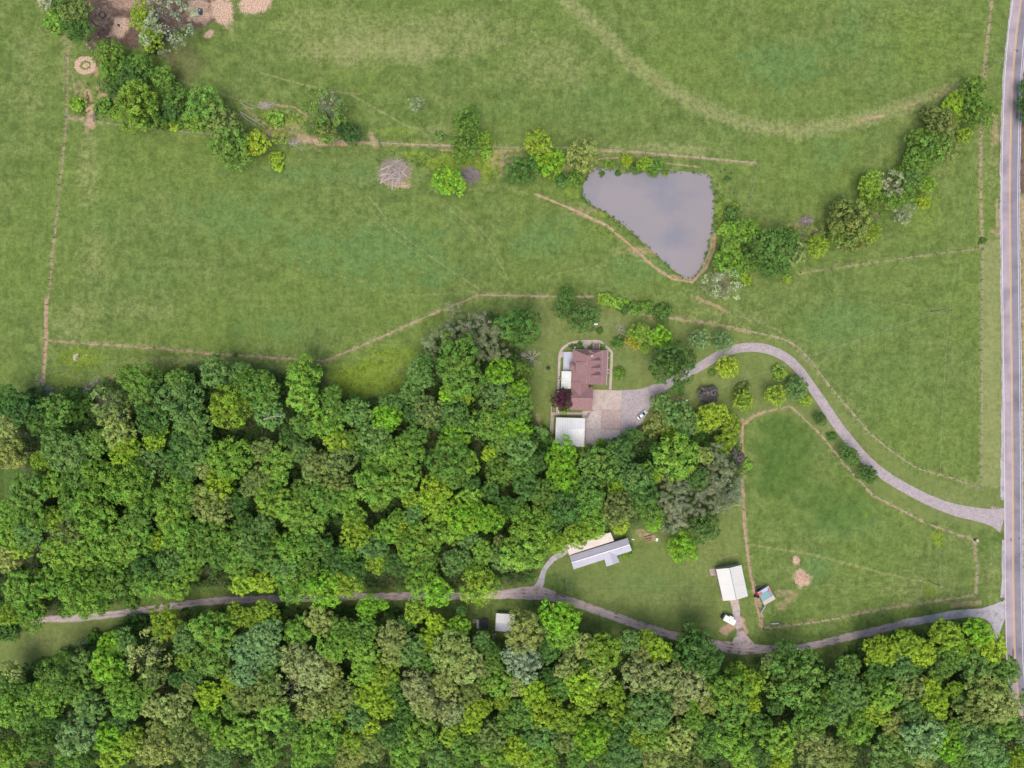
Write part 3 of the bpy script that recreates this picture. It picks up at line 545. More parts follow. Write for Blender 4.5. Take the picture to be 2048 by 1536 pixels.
# connector and garage wing
roofpart('roof', [zz(1142.3, 764, ZE), zz(1160, 764, 6.9), zz(1160, 792, 6.9), zz(1142.3, 775.5, ZE - .1), zz(1177, 766, ZE), zz(1177, 775.5, ZE - .1)], [(0, 1, 2, 3), (1, 4, 5, 2)], M['shingle'], ho, .14)
gq = gable(ho, [(1142.3, 774.5), (1186, 774.8), (1184.2, 820.8), (1140.5, 819.2)], [(1141.8, 796), (1185.6, 797.4)], ZE - .3, 7.0, M['shingle'], M['brick'])
fill = MB().prism(pg([(1145, 766), (1174, 767), (1174, 779), (1145, 779)], ZE), -.2, ZE - .25); local(fill.build('wall', M['brick']), ho)
for t in (.3, .7): opening(ho, gq[1], gq[2], t, 0, 2.6, 2.2, True)
open_row(ho, gq, 2, 3, 3, 1.1, 1.0, 1.2)
# west bay with its hexagonal roof
bc = P(1145, 731.5, ZE); hexp = [(1147.8, 723.6), (1143.2, 723.6), (1138.8, 727), (1138.6, 736), (1142.8, 740.5), (1147.5, 740.5)]
bv = [zz(x, y, ZE + .4) for x, y in hexp] + [zz(1149, 731.5, ZE + 2.4)]
roofpart('bay_roof', bv, [(i, i + 1, 6) for i in range(5)], M['shingle'], ho, .12)
local(MB().prism([tuple(p) for p in inset(pg(hexp, ZE), .3)], -.2, ZE + .2).build('bay_wall', M['siding']), ho)
# blue-grey deck with rail
dk = [(1126.5, 704), (1145.2, 704.2), (1145, 742.5), (1126.2, 742.5)]
local(flat('deck', dk, .4, .75, M['deck'], zmap=.75), ho)
rail = MB(); dp = [P(x, y, .75) for x, y in ((1145, 704.2), (1126.6, 704.2), (1126.3, 742.2))]
for zc in (1.1, 1.65):
    rail.tube([(p.x, p.y, zc) for p in dp], .05, 4)
for i in range(2):
    for k in range(9):
        p = dp[i].lerp(dp[i + 1], k / 8); rail.box((p.x, p.y, 1.2), (.09, .09, .95))
local(rail.build('railing', M['trim']), ho)
# corrugated patio cover
M['corrug'] = mat_ribbed('corrugated_cover', (.60, .62, .58), (.70, .71, .68), 1.1, (0, 1), .5, (.40, .42, .40), .56, .25)
roofpart('patio_cover', [zz(1123.3, 742.2, 2.9), zz(1143.2, 742.8, 3.3), zz(1142, 777.5, 3.3), zz(1122.2, 776.8, 2.9)], [(0, 1, 2, 3)], M['corrug'], ho, .08)
for x, y in ((1124, 743.5), (1123.7, 760), (1123.2, 775.5), (1141, 775.8)):
    p = P(x, y, 2.8); local(MB().box((p.x, p.y, 1.35), (.12, .12, 2.9)).build('post', M['trim']), ho)
# steps and porches
st = MB()
for k in range(5):
    p = P(1192.4, 697.5 - k * 2.2, .9); st.box((p.x, p.y, .95 - k * .17), (1.9, .44, .12))
local(st.build('steps', M['deck_wood']), ho)
sr = MB()
for x in (1186.4, 1198.6):
    a = P(x, 699.5, 1.5); b = P(x, 686, .8); sr.box(((a.x + b.x) / 2, (a.y + b.y) / 2, .8), (.28, (b - a).length, 1.0))
a = P(1186.4, 685.8, .3); b = P(1198.6, 685.8, .3); sr.box(((a.x + b.x) / 2, a.y, .1), ((b - a).length, .4, .35))
local(sr.build('stair_rail', M['concrete']), ho)
for y in (715.7, 738.6, 746.5):
    a = P(1213, y, .6); b = P(1219, y, .3); local(MB().box(((a.x + b.x) / 2, a.y, .35), ((b - a).length, .16, .5)).build('porch_rail', M['trim']), ho)
a = P(1216, 742.5, .2); local(MB().box((a.x, a.y, .12), (1.2, 1.5, .3)).build('porch_step', M['brick']), ho)
gut = MB()
for x0, y0, x1, y1 in ((1145.4, 699.0, 1216, 700.7), (1216.2, 701, 1213.2, 770)):
    a = P(x0, y0, ZE); b = P(x1, y1, ZE); gut.tube([(a.x, a.y, ZE - .25), (b.x, b.y, ZE - .25)], .08, 5)
local(gut.build('gutter', M['trim']), ho)
ac = thing('air_conditioner', 'pale blue-grey cooling unit beside the corrugated patio cover', 'air conditioner', P(1118.5, 757.5))
local(MB().box((P(1118.5, 757.5).x, P(1118.5, 757.5).y, .5), (1.0, 1.1, .9)).build('casing', M['deck']), ac)
local(MB().disc((P(1118.5, 757.5).x, P(1118.5, 757.5).y, .97), (0, 0, 1), .38, .06).build('fan_grille', M['black']), ac)
# concrete walk around the house
WALK = [(1116, 786, 4.8), (1117.5, 760, 4.6), (1118.3, 730, 4.6), (1119.3, 712, 5), (1121.5, 702.5, 5), (1128, 694.5, 4.6), (1138, 688, 4.8), (1149, 684.5, 5), (1165, 682.8, 5), (1180, 682.6, 5), (1199.5, 683, 5), (1209, 691, 5), (1222.5, 703.5, 5), (1223.4, 712, 5), (1222.3, 740, 5), (1220.5, 779, 5)]
ribbon('garden_path', WALK, .06, M['concrete'], 0, .2)
flat('patio', [(1152, 683.2), (1186, 683), (1181.5, 688.5), (1175, 693.5), (1172.6, 699.5), (1170.5, 699.3), (1167, 692), (1159, 688.5)], -.1, .056, M['concrete'], kind='structure')
flat('patio', [(1120, 706), (1127, 703), (1127, 713), (1120, 716)], -.1, .055, M['concrete'], kind='structure')
# forecourt slabs
flat('forecourt', [(1186, 779), (1201, 779.6), (1202.5, 819.5), (1184.3, 820.6)], -.1, .064, M['concrete'], kind='structure')
flat('forecourt', [(1201.25, 779.6), (1243.8, 781), (1242.5, 819.8), (1202.75, 819.4)], -.1, .066, M['concrete'], kind='structure')
flat('forecourt', [(1203.2, 819.9), (1242.4, 820.2), (1240.9, 859.2), (1202, 858)], -.1, .064, M['concrete_pink'], kind='structure')
flat('forecourt', [(1170.6, 836), (1176, 826), (1188, 820.8), (1203, 819.7), (1201.7, 858.3), (1169.8, 857.5)], -.1, .061, M['concrete_grey'], kind='structure')
flat('forecourt', [(1169.7, 857.9), (1201.7, 858.5), (1240.8, 859.7), (1240, 880.5), (1200, 888), (1168.8, 892)], -.1, .062, M['concrete_grey'], kind='structure')
for a in ((1164, 822, 1176, 836),): flat('forecourt', [(a[0], a[1]), (1184, 821), (1176, 826), (1170.4, 836), (1164.5, 836)], -.1, .058, M['concrete_grey'], kind='structure')
flat('garden_path', [(1102, 824.6), (1164, 826), (1164, 830), (1108, 829.6), (1105.6, 882), (1100.4, 881.5)], -.1, .05, M['concrete_pink'], kind='structure')
flat('garden_path', [(1112.5, 815), (1116, 815), (1115.5, 825), (1112, 825)], -.1, .047, M['concrete'], kind='structure')
# low walls and bed edges
def lowwall(pts, h, w, label, mat, name='garden_wall'):
    o = MB()
    for i in range(len(pts) - 1):
        a = P(*pts[i]); b = P(*pts[i + 1]); o.box(((a.x + b.x) / 2, (a.y + b.y) / 2, h / 2 + .02 + .002 * i), ((b - a).length, w, h), math.atan2((b - a).y, (b - a).x))
    return props(o.build(name, mat), label, 'garden wall')
lowwall([(1117, 815), (1116.6, 825.5), (1164, 826)], .5, .18, 'white bed edging south of the garage wing', M['trim'])
lowwall([(1101, 813), (1102.5, 813.6), (1102.4, 824.5), (1099.8, 882)], .6, .25, 'stone retaining wall left of the white roofed garage', M['concrete_grey'])
# white roofed garage ------------------------------------------------
g2 = thing('garage', 'square garage with stained white metal roof beside the forecourt', 'garage', P(1140, 863))
M['white_stained'] = mat_ribbed('stained_white_metal', (.76, .77, .75), (.83, .83, .81), 1.0, (1, 0), .5, (.30, .30, .31), .60, .8)
tq = M['white_stained'].node_tree
g2q = gable(g2, [(1112.3, 834.8), (1170.2, 836.4), (1168.4, 893.8), (1110.2, 891.2)], [(1111.3, 857), (1169.6, 858.5)], 3.3, 5.2, M['white_metal'], M['siding'])
# the lower slope is the stained one
for o in list(g2.children):
    if o.name.startswith('roof'):
        o.data.materials.append(M['white_stained']); o.data.polygons[1].material_index = 1
for t in (.28, .72): opening(g2, g2q[1], g2q[2], t, 0, 3, 2.4, True)
open_row(g2, g2q, 3, 0, 3, 1.1, 1, 1.1)
jk = MB(); rj = random.Random(3)
for k in range(9):
    p = P(1112 + k * 1.7 + rj.uniform(-1, 1), 895.5 + rj.uniform(-.6, .8)); jk.box((p.x, p.y, .3), (rj.uniform(.4, 1.3), rj.uniform(.3, .9), rj.uniform(.4, .7)), rj.uniform(0, 3))
props(jk.build('scrap_pile', M['brick']), 'pile of reddish scrap behind the white roofed garage', 'scrap pile')
fb = MB(); c0 = P(1176, 831)
fb.box((c0.x, c0.y, .35), (.8, 2.1, .5), R(-28)); props(fb.build('firewood_stack', M['wood']), 'brown woodpile on the forecourt by the garage corner', 'firewood')
# grey farm building -------------------------------------------------
fz = thing('farm_building', 'long grey metal roofed building with a short cross wing', 'building', P(1195, 1112))
def Z4(zx, zy): return (1120 + zx / 12.8, 1050 + zy / 12.8)
M['grey_metal'] = mat_ribbed('grey_metal_roof', (.47, .46, .54), (.54, .53, .61), .9, (.95, .3), .5)
A_, B_, C_, D_ = Z4(245, 790), Z4(1735, 330), Z4(1840, 660), Z4(350, 1135)
fq = gable(fz, [A_, B_, C_, D_], [Z4(300, 965), Z4(1788, 505)], 3.2, 4.9, M['grey_metal'], M['siding'])
w1, w2, w3, w4, w5, w0 = Z4(1140, 885), Z4(1195, 1065), Z4(1525, 950), Z4(1455, 785), Z4(1365, 1005), Z4(1262, 690)
roofpart('roof', [zz(*w0, 4.75), zz(*w1, 3.25), zz(*w2, 3.15), zz(*w5, 4.7), zz(*w3, 3.15), zz(*w4, 3.25)], [(0, 1, 2, 3), (0, 3, 4, 5)], M['grey_metal'], fz, .14)
wg = inset([tuple(P(*w, 3.1)[:2]) for w in (w1, w2, w3, w4)], .35)
local(MB().prism([tuple(p) for p in wg], -.2, 3.0).build('wall', M['siding']), fz)
open_row(fz, fq, 2, 3, 5, 1, 1.2, 1.2, .05)
for zx, zy in ((350, 975), (1560, 600)):
    p = P(*Z4(zx, zy), 4.6); local(MB().tube([(p.x, p.y, 4.2), (p.x, p.y, 5.1)], .13, 8).build('roof_vent', M['black']), fz)
rc = MB(); a = P(*Z4(300, 965), 4.95); b = P(*Z4(1788, 505), 4.95); rc.box(((a.x + b.x) / 2, (a.y + b.y) / 2, 4.95), ((b - a).length, .35, .06), math.atan2((b - a).y, (b - a).x))
local(rc.build('ridge_cap', M['white_metal']), fz)
cp = thing('carport', 'pale beige flat metal carport roof behind the long grey building', 'carport', P(1178, 1085))
M['beige_metal'] = mat_ribbed('beige_metal', (.60, .52, .46), (.72, .65, .58), 1.0, (.95, .3), .6, (.50, .38, .32), .6, .3)
roofpart('roof', [zz(*Z4(150, 515), 3.9), zz(*Z4(1295, 190), 3.9), zz(*Z4(1382, 405), 3.5), zz(*Z4(232, 772), 3.5)], [(0, 1, 2, 3)], M['beige_metal'], cp, .1)
for t in ((180, 560), (700, 400), (1280, 235), (260, 740), (800, 580), (1350, 395)):
    p = P(*Z4(*t), 3.4); local(MB().box((p.x, p.y, 1.7), (.14, .14, 3.4)).build('post', M['post']), cp)
# white barn ---------------------------------------------------------
def Z5(zx, zy): return (1410 + zx / 12.8, 1110 + zy / 12.8)
bn = thing('barn', 'white metal roofed barn with a dark ridge seam', 'barn', P(1462, 1165))
M['barn_roof'] = mat_ribbed('barn_white_metal', (.62, .61, .575), (.68, .67, .63), 1.0, (.22, 1), .45)
bq = gable(bn, [Z5(465, 1175), Z5(285, 365), Z5(930, 255), Z5(1100, 1055)], [Z5(805, 1148), Z5(630, 335)], 3.9, 5.4, M['barn_roof'], mat_noise('barn_wall', (.38, .35, .33), (.46, .42, .4), 1.5, .8))
a = P(*Z5(807, 1150), 5.5); b = P(*Z5(630, 333), 5.5)
local(MB().box(((a.x + b.x) / 2, (a.y + b.y) / 2, 5.45), ((b - a).length, .22, .08), math.atan2((b - a).y, (b - a).x)).build('ridge_cap', plain('teal_ridge', (.16, .27, .30), .6)), bn)
opening(bn, bq[3], bq[0], .5, 0, 3.4, 3.0, True); open_row(bn, bq, 0, 1, 3, 1.5, 1, 1)
flat('patio', [Z5(105, 365), Z5(235, 345), Z5(290, 520), Z5(150, 535)], -.1, .08, M['concrete_pink'], kind='structure')
flat('barn_apron', [Z5(640, 1160), Z5(845, 1130), Z5(905, 1425), Z5(712, 1455)], -.1, .085, M['concrete'], kind='structure')
flat('barn_apron', [Z5(715, 1470), Z5(890, 1440), Z5(900, 1500), Z5(800, 1560), Z5(735, 1580)], -.1, .07, M['gravel_grey'], kind='structure')
# patchwork shed -----------------------------------------------------
ps = thing('shed', 'small shed roofed with teal, pink, red and lilac metal sheets', 'shed', P(1533, 1191))
c4 = [Z5(1350, 960), Z5(1625, 790), Z5(1805, 1125), Z5(1520, 1290)]
def q4(u, v, z): 
    a = Vector(c4[0]).lerp(Vector(c4[1]), u); b = Vector(c4[3]).lerp(Vector(c4[2]), u); p = a.lerp(b, v); return P(p.x, p.y, z)
SH = [(0, 1, 0, .24, (.50, .52, .66), 0), (-.02, .30, .06, .30, (.55, .14, .16), 1), (.82, 1.02, .10, .34, (.55, .16, .2), 1), (0, .74, .22, .74, (.20, .40, .38), 2), (.72, 1, .30, .74, (.24, .30, .36), 3), (0, 1, .72, 1, (.58, .48, .46), 4)]
for k, (u0, u1, v0, v1, c, lay) in enumerate(SH):
    z = lambda u_: 2.9 + .018 * lay
    zA = lambda v_: 2.5 + .8 * (1 - abs(v_ - .5) * 2) * .5 + .03 * lay
    roofpart('roof_sheet', [q4(u0, v0, zA(v0)), q4(u1, v0, zA(v0)), q4(u1, v1, zA(v1)), q4(u0, v1, zA(v1))], [(0, 1, 2, 3)], mat_ribbed('sheet_%d' % k, tuple(x * .9 for x in c), c, .5, (.85, .5), .6, tuple(x * .6 for x in c), .62, .8), ps, .02)
local(MB().prism([tuple(p) for p in inset([tuple(q4(u, v, 2.4)[:2]) for u, v in ((0, 0), (1, 0), (1, 1), (0, 1))], .25)], -.2, 2.42).build('wall', M['wood']), ps)
a = P(*Z5(1535, 1285), 1); b = P(*Z5(1400, 1475), 0.3)
tp = MB().box(((a.x + b.x) / 2, (a.y + b.y) / 2, .9), ((b - a).length, .08, 1.1), math.atan2((b - a).y, (b - a).x)); tp.box(((a.x + b.x) / 2, (a.y + b.y) / 2, 1.47), ((b - a).length, .5, .05), math.atan2((b - a).y, (b - a).x))
props(tp.build('sheet_metal_panel', plain('teal_sheet', (.22, .34, .32), .6)), 'narrow grey-green metal panel leading away from the patchwork shed', 'metal panel')
tb = MB(); a = P(1549, 1246); tb.box((a.x, a.y, .4), (2.9, .5, .55), R(3)); props(tb.build('water_trough', plain('trough_metal', (.42, .48, .46), .5, .3)), 'pale narrow trough in the paddock corner', 'trough')
# shed at the edge of the lower wood -----------------------------------
def Z7(zx, zy): return (920 + zx / 12.8, 1190 + zy / 12.8)
s7 = thing('shed', 'pale metal roofed shed beside the track at the wood edge', 'shed', P(1010, 1246))
M['lilac_metal'] = mat_ribbed('lilac_grey_metal', (.47, .47, .54), (.54, .54, .61), .8, (1, 0), .5, (.17, .16, .2), .66, .55)
g7 = gable(s7, [Z7(922, 468), Z7(1412, 497), Z7(1380, 950), Z7(903, 920)], [Z7(910, 712), Z7(1396, 742)], 2.9, 4.1, M['white_metal'], M['siding'])
for o in s7.children:
    if o.name.startswith('roof'): o.data.materials.append(M['lilac_metal']); o.data.polygons[1].material_index = 1
opening(s7, g7[3], g7[0], .5, 0, 2.4, 2.1, True); open_row(s7, g7, 0, 1, 3)
d7 = thing('shed', 'small dark brown roofed shed with a narrow frame', 'shed', P(968, 1250))
roofpart('roof', [zz(*Z7(510, 655), 2.5), zz(*Z7(700, 640), 2.5), zz(*Z7(716, 880), 2.3), zz(*Z7(562, 890), 2.3)], [(0, 1, 2, 3)], plain('dark_felt', (.075, .06, .08), .9), d7, .1)
local(MB().prism([tuple(p) for p in inset(pg([Z7(510, 655), Z7(700, 640), Z7(716, 880), Z7(562, 890)], 2.4), .15)], -.2, 2.2).build('wall', M['wood']), d7)
t7 = thing('cabinet', 'narrow white panelled lean-to beside the dark brown shed', 'lean-to', P(955, 1250))
local(MB().prism(pg([Z7(415, 640), Z7(484, 640), Z7(488, 852), Z7(436, 852)], 1.5), 0, 1.6).build('body', M['white_paint']), t7)
local(MB().prism(pg([Z7(411, 634), Z7(487, 636), Z7(491, 856), Z7(431, 856)], 1.6), 1.602, 1.68).build('lid', plain('grey_lid', (.5, .5, .52), .5)), t7)
jk = MB()
for k in range(16):
    p = P(*Z7(rj.uniform(335, 410), rj.uniform(615, 700))); jk.box((p.x, p.y, .1 + .04 * k), (rj.uniform(.5, 1.3), rj.uniform(.15, .4), .06), rj.uniform(0, 3))
props(jk.build('plank_pile', mat_noise('planks', (.45, .36, .27), (.6, .5, .4), 2)), 'heap of pale broken planks next to the white lean-to', 'plank pile')
p = P(*Z7(900, 985)); props(MB().box((p.x, p.y, .4), (1.1, .9, .8), .3).build('crate', plain('grey_crate', (.28, .30, .33))), 'small grey crate behind the pale metal shed', 'crate')
# ------------------------------------------------------------------ vehicles and yard things
def loft(stations, n=10):
    """stations: (x, halfwidth, z0, z1) -> rounded hull"""
    vs = []; fs = []
    for x, w, z0, z1 in stations:
        for k in range(n):
            t = 2 * math.pi * k / n + math.pi / n; c, s = math.cos(t), math.sin(t)
            e = .45; cy = math.copysign(abs(c) ** e, c); cz = math.copysign(abs(s) ** e, s)
            vs.append((x, w * cy, (z0 + z1) / 2 + (z1 - z0) / 2 * cz))
    for i in range(len(stations) - 1):
        for k in range(n):
            q = (k + 1) % n; fs.append((i * n + k, (i + 1) * n + k, (i + 1) * n + q, i * n + q))
    fs.append(tuple(range(n))[::-1] if False else tuple(range(n))); fs.append(tuple((len(stations) - 1) * n + k for k in range(n))[::-1]); return vs, fs
def car(label, loc, rz):
    t = thing('car', label, 'car', loc, rz)
    L_ = 2.4
    v, f = loft([(-L_, .6, .45, .75), (-L_ + .12, .82, .32, .92), (-1.6, .9, .25, 1.0), (0, .93, .22, .98), (1.4, .9, .25, .95), (2.1, .82, .3, .84), (2.33, .7, .36, .72), (2.4, .5, .42, .62)])
    me_obj('body', v, f, M['car_paint'], t, True)
    v, f = loft([(-1.75, .62, .85, 1.0), (-1.2, .70, .85, 1.36), (-.1, .72, .85, 1.46), (.55, .70, .85, 1.36), (1.25, .66, .85, .96)])
    me_obj('windows', v, f, M['glass'], t, True)
    v, f = loft([(-1.25, .52, 1.33, 1.40), (-.9, .60, 1.36, 1.47), (-.1, .63, 1.38, 1.50), (.35, .60, 1.36, 1.45)])
    me_obj('roof_panel', v, f, M['car_paint'], t, True)
    for x in (-1.45, 1.45):
        for y in (-.83, .83):
            w = MB().disc((x, y, .33), (0, 1, 0), .33, .22).build('wheel', M['rubber'], t); MB().disc((x, y * 1.04, .33), (0, 1, 0), .19, .2).build('rim', M['chrome'], w)
    for y in (-.62, .62):
        MB().box((2.3, y, .66), (.16, .32, .14)).build('headlight', M['lamp_clear'], t); MB().box((-2.33, y, .78), (.14, .3, .16)).build('taillight', M['lamp_red'], t)
        MB().box((.75, y * 1.55, .98), (.14, .2, .13)).build('mirror', M['car_paint'], t)
    return t
car('silver white car parked on the forecourt beside the trees', P(1283.5, 829.5, 0) + Vector((0, 0, .07)), R(40))
tr = thing('camper_trailer', 'white box camper trailer with a dark front, parked by the barn apron', 'trailer', P(1455.5, 1236.5), R(-28) + math.pi)
MB().box((0, 0, 1.45), (4.7, 2.2, 2.1)).build('body', M['white_paint'], tr)
MB().box((0, 0, 2.53), (4.8, 2.3, .06)).build('roof', M['white_paint'], tr)
MB().box((.1, 0, 2.60), (.5, .5, .08)).build('roof_vent', plain('grey_vent', (.45, .45, .42)), tr)
MB().box((2.62, 0, 1.0), (.5, 2.1, 1.1)).build('front_box', M['black'], tr)
MB().tube([(2.8, 0, .5), (3.9, 0, .45)], .06).build('hitch', M['black'], tr)
MB().box((-.3, -1.45, 2.2), (1.9, .5, .06)).build('awning', M['white_paint'], tr)
for y in (-1.05, 1.05):
    w = MB().disc((-.3, y, .34), (0, 1, 0), .34, .2).build('wheel', M['rubber'], tr); MB().disc((-.3, y * 1.05, .34), (0, 1, 0), .18, .16).build('rim', M['chrome'], w)
tk = thing('tractor', 'small red and black tractor beside the patchwork shed', 'tractor', P(1512.5, 1188), R(80))
MB().box((.75, 0, .95), (1.5, .7, .6)).build('bonnet', M['red'], tk); MB().box((-.5, 0, .8), (1.3, .8, .4)).build('chassis', M['black'], tk)
MB().box((-.6, 0, 1.15), (.5, .5, .3)).build('seat', M['black'], tk); MB().tube([(-.05, 0, 1.2), (-.2, 0, 1.55)], .03).disc((-.2, 0, 1.57), (-.3, 0, 1), .2, .05).build('steering_wheel', M['black'], tk)
for x, y, r_ in ((-.75, .72, .65), (-.75, -.72, .65), (1.1, .6, .38), (1.1, -.6, .38)):
    w = MB().disc((x, y, r_), (0, 1, 0), r_, .32).build('wheel', M['rubber'], tk); MB().disc((x, y * 1.12, r_), (0, 1, 0), r_ * .5, .2).build('rim', M['red'] if r_ > .5 else M['chrome'], w)
MB().box((2.0, 0, .35), (.6, 1.4, .5)).build('front_loader', M['black'], tk)
im = MB()
for k in range(7):
    p = P(1514 + rj.uniform(-4, 5), 1176 + rj.uniform(-3, 2.5)); im.box((p.x, p.y, .3), (rj.uniform(.5, 1.5), rj.uniform(.2, .6), rj.uniform(.3, .6)), rj.uniform(0, 3))
props(im.build('scrap_heap', plain('dark_scrap', (.06, .07, .08))), 'dark farm scrap heaped above the red tractor', 'scrap heap')
pt = thing('propane_tank', 'white propane tank lying on the lawn beside the dark tree', 'propane tank', P(1190.5, 648), R(-3))
v, f = loft([(-1.0, .12, .55, .8), (-.92, .32, .33, 1.0), (-.75, .45, .22, 1.12), (.75, .45, .22, 1.12), (.92, .32, .33, 1.0), (1.0, .12, .55, .8)], 14); me_obj('tank', v, f, M['white_paint'], pt, True)
MB().disc((0, 0, 1.16), (0, 0, 1), .2, .14).build('valve_cover', plain('tank_grey', (.3, .32, .38)), pt)
for x in (-.6, .6): MB().box((x, 0, .12), (.15, .8, .25)).build('leg', M['concrete_grey'], pt)
fp = thing('fire_pit', 'black ring fire pit with charred logs on the lawn', 'fire pit', P(1096.5, 736))
rg = MB(); n = 14
for k in range(n):
    t0 = 2 * math.pi * k / n; rg.box((math.cos(t0) * .75, math.sin(t0) * .75, .18), (.16, .34, .36), t0)
rg.build('ring', M['black'], fp); lg = MB()
for k in range(6):
    t0 = rj.uniform(0, 3.1); d = Vector((math.cos(t0), math.sin(t0), 0)) * rj.uniform(.5, .95); z = .15 + .07 * k; lg.tube([(-d.x, -d.y, z), (d.x, d.y, z + .05)], .08)
lg.build('log', M['black'], fp)
# garden plot, white box and table by the grey building
gp = thing('garden_bed', 'red earth garden bed with three planted rows right of the farm building', 'garden bed', P(1296, 1077))
for k, (x0, y0, x1, y1) in enumerate(((1288, 1075, 1307, 1069.5), (1290, 1080, 1304, 1076), (1294, 1083, 1303, 1081))):
    a = P(x0, y0); b = P(x1, y1); local(MB().tube([(a.x, a.y, .04), (a.x * .9 + b.x * .1, a.y * .9 + b.y * .1, .12), ((a.x + b.x) / 2, (a.y + b.y) / 2, .16), (b.x, b.y, .05)], [.25, .4, .42, .25], 6).build('soil_row', mat_noise('soil_%d' % k, (.20, .12, .09), (.42, .27, .20), 1.5, 1)), gp)
p = P(1313.2, 1078.7); props(MB().box((p.x, p.y, .3), (.8, 1.2, .6), R(-12)).build('white_box', M['white_paint']), 'small white box beside the garden bed', 'box')
p = P(1266, 1078.5); props(MB().box((p.x, p.y, .15), (1.0, .35, .3), R(-15)).build('white_plank', M['white_paint']), 'short white plank by the end of the grey building', 'plank')
# garden furniture at the north end of the house
for k, (x, y) in enumerate(((1149, 695.2), (1155, 695.5))):
    c = thing('garden_chair', ('white garden chair nearest the deck corner', 'white garden chair nearest the round green shrub')[k], 'chair', P(x, y), R(20 * k - 10), 'garden chairs north of the house')
    MB().box((0, 0, .42), (.6, .6, .06)).build('seat', M['white_paint'], c); MB().box((0, .3, .72), (.6, .06, .6)).build('backrest', M['white_paint'], c)
    for sx in (-.26, .26):
        for sy in (-.26, .26): MB().box((sx, sy, .2), (.05, .05, .4)).build('leg', M['white_paint'], c)
gr = thing('grill', 'small black grill beside the white garden chairs', 'grill', P(1143, 693)); MB().box((0, 0, .8), (1, .6, .4)).build('lid', M['black'], gr); MB().box((0, 0, .3), (.7, .4, .6)).build('cart', M['black'], gr)
# feeders in the lot ---------------------------------------------------
def feeder(label, loc, r_):
    t = thing('hay_feeder', label, 'hay feeder', loc); mb = MB(); n = 20
    for zc in (.15, .75, 1.2): mb.tube([(math.cos(2 * math.pi * k / n) * r_, math.sin(2 * math.pi * k / n) * r_, zc) for k in range(n + 1)], .05, 5)
    for k in range(n): mb.tube([(math.cos(2 * math.pi * k / n) * r_, math.sin(2 * math.pi * k / n) * r_, .1), (math.cos(2 * math.pi * k / n + .1) * r_, math.sin(2 * math.pi * k / n + .1) * r_, 1.2)], .035, 4)
    mb.build('ring_frame', M['black'], t); h = MB()
    for k in range(40):
        a_ = rj.uniform(0, 6.3); d = rj.uniform(0, r_ * .8); h.box((math.cos(a_) * d, math.sin(a_) * d, rj.uniform(.1, .6)), (rj.uniform(.3, .7), .12, .08), rj.uniform(0, 3))
    h.build('straw', M['hay'], t)
feeder('black hay ring feeder on the muddy lot', P(206.5, 31.5), 1.3)
def tarp(name, label, cat, loc, pts, h, mat):
    t = thing(name, label, cat, loc); n = len(pts); vs = [(x, y, 0) for x, y in pts] + [(x * .75, y * .75, h * .8) for x, y in pts] + [(x * .3, y * .3, h) for x, y in pts]
    fs = [(i, (i + 1) % n, n + (i + 1) % n, n + i) for i in range(n)] + [(n + i, n + (i + 1) % n, 2 * n + (i + 1) % n, 2 * n + i) for i in range(n)] + [tuple(range(2 * n, 3 * n))]
    me_obj('cover', vs, fs, mat, t); st_ = MB()
    for k in range(3): st_.tube([(-.9 + .9 * k, -1.0, .12), (-.9 + .9 * k, 0, h * .85), (-.9 + .9 * k, 1.0, .12)], .03, 4)
    st_.build('strap', M['wire'], t)
tarp('tarp_bundle', 'dark blue tarp covered bundle lying on the straw', 'tarp', P(400.5, 23.5), [(-.7, 1.6), (.2, 1.1), (.9, .9), (1.1, -.3), (.6, -1.4), (-.3, -1.2), (-1.2, -.5), (-1.0, .6)], .9, plain('blue_tarp', (.05, .06, .12), .4))
tarp('feed_trough', 'dark triangular trough in the small straw patch', 'trough', P(236.5, 51), [(-.5, .2), (.6, .6), (.5, -.7)], .5, M['black'])
# ------------------------------------------------------------------ tree prototypes
def leaf_material(name, var=.5, rough=.75, tint=False):
    m = bpy.data.materials.new(name); m.use_nodes = True; t = m.node_tree; b = t.nodes['Principled BSDF']; L = t.links
    oi = nd(t, 'ShaderNodeObjectInfo'); at = nd(t, 'ShaderNodeAttribute', attribute_name='tone'); tc = nd(t, 'ShaderNodeTexCoord')
    n = nd(t, 'ShaderNodeTexNoise', Scale=2.2, Detail=2.0); 
    ad = nd(t, 'ShaderNodeVectorMath', operation='ADD'); L.new(tc.outputs['Object'], ad.inputs[0]); L.new(oi.outputs['Random'], ad.inputs[1]); L.new(ad.outputs[0], n.inputs['Vector'])
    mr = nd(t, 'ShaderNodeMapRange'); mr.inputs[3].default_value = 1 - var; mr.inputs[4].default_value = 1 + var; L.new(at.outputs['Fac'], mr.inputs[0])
    nr = nd(t, 'ShaderNodeMapRange'); nr.inputs[1].default_value = .3; nr.inputs[2].default_value = .7; nr.inputs[3].default_value = .475; nr.inputs[4].default_value = .515; L.new(n.outputs['Fac'], nr.inputs[0])
    ti = nd(t, 'ShaderNodeAttribute', attribute_name='tint'); hs = nd(t, 'ShaderNodeHueSaturation'); L.new(ti.outputs['Color'] if tint else oi.outputs['Color'], hs.inputs['Color']); L.new(mr.outputs[0], hs.inputs['Value']); L.new(nr.outputs[0], hs.inputs['Hue'])
    L.new(hs.outputs[0], b.inputs['Base Color']); b.inputs['Roughness'].default_value = rough; b.inputs['Specular IOR Level'].default_value = .12
    tr = nd(t, 'ShaderNodeBsdfTranslucent'); L.new(hs.outputs[0], tr.inputs[0]); mx = nd(t, 'ShaderNodeMixShader'); mx.inputs[0].default_value = .18
    out = t.nodes['Material Output']; L.new(b.outputs[0], mx.inputs[1]); L.new(tr.outputs[0], mx.inputs[2]); L.new(mx.outputs[0], out.inputs[0]); return m
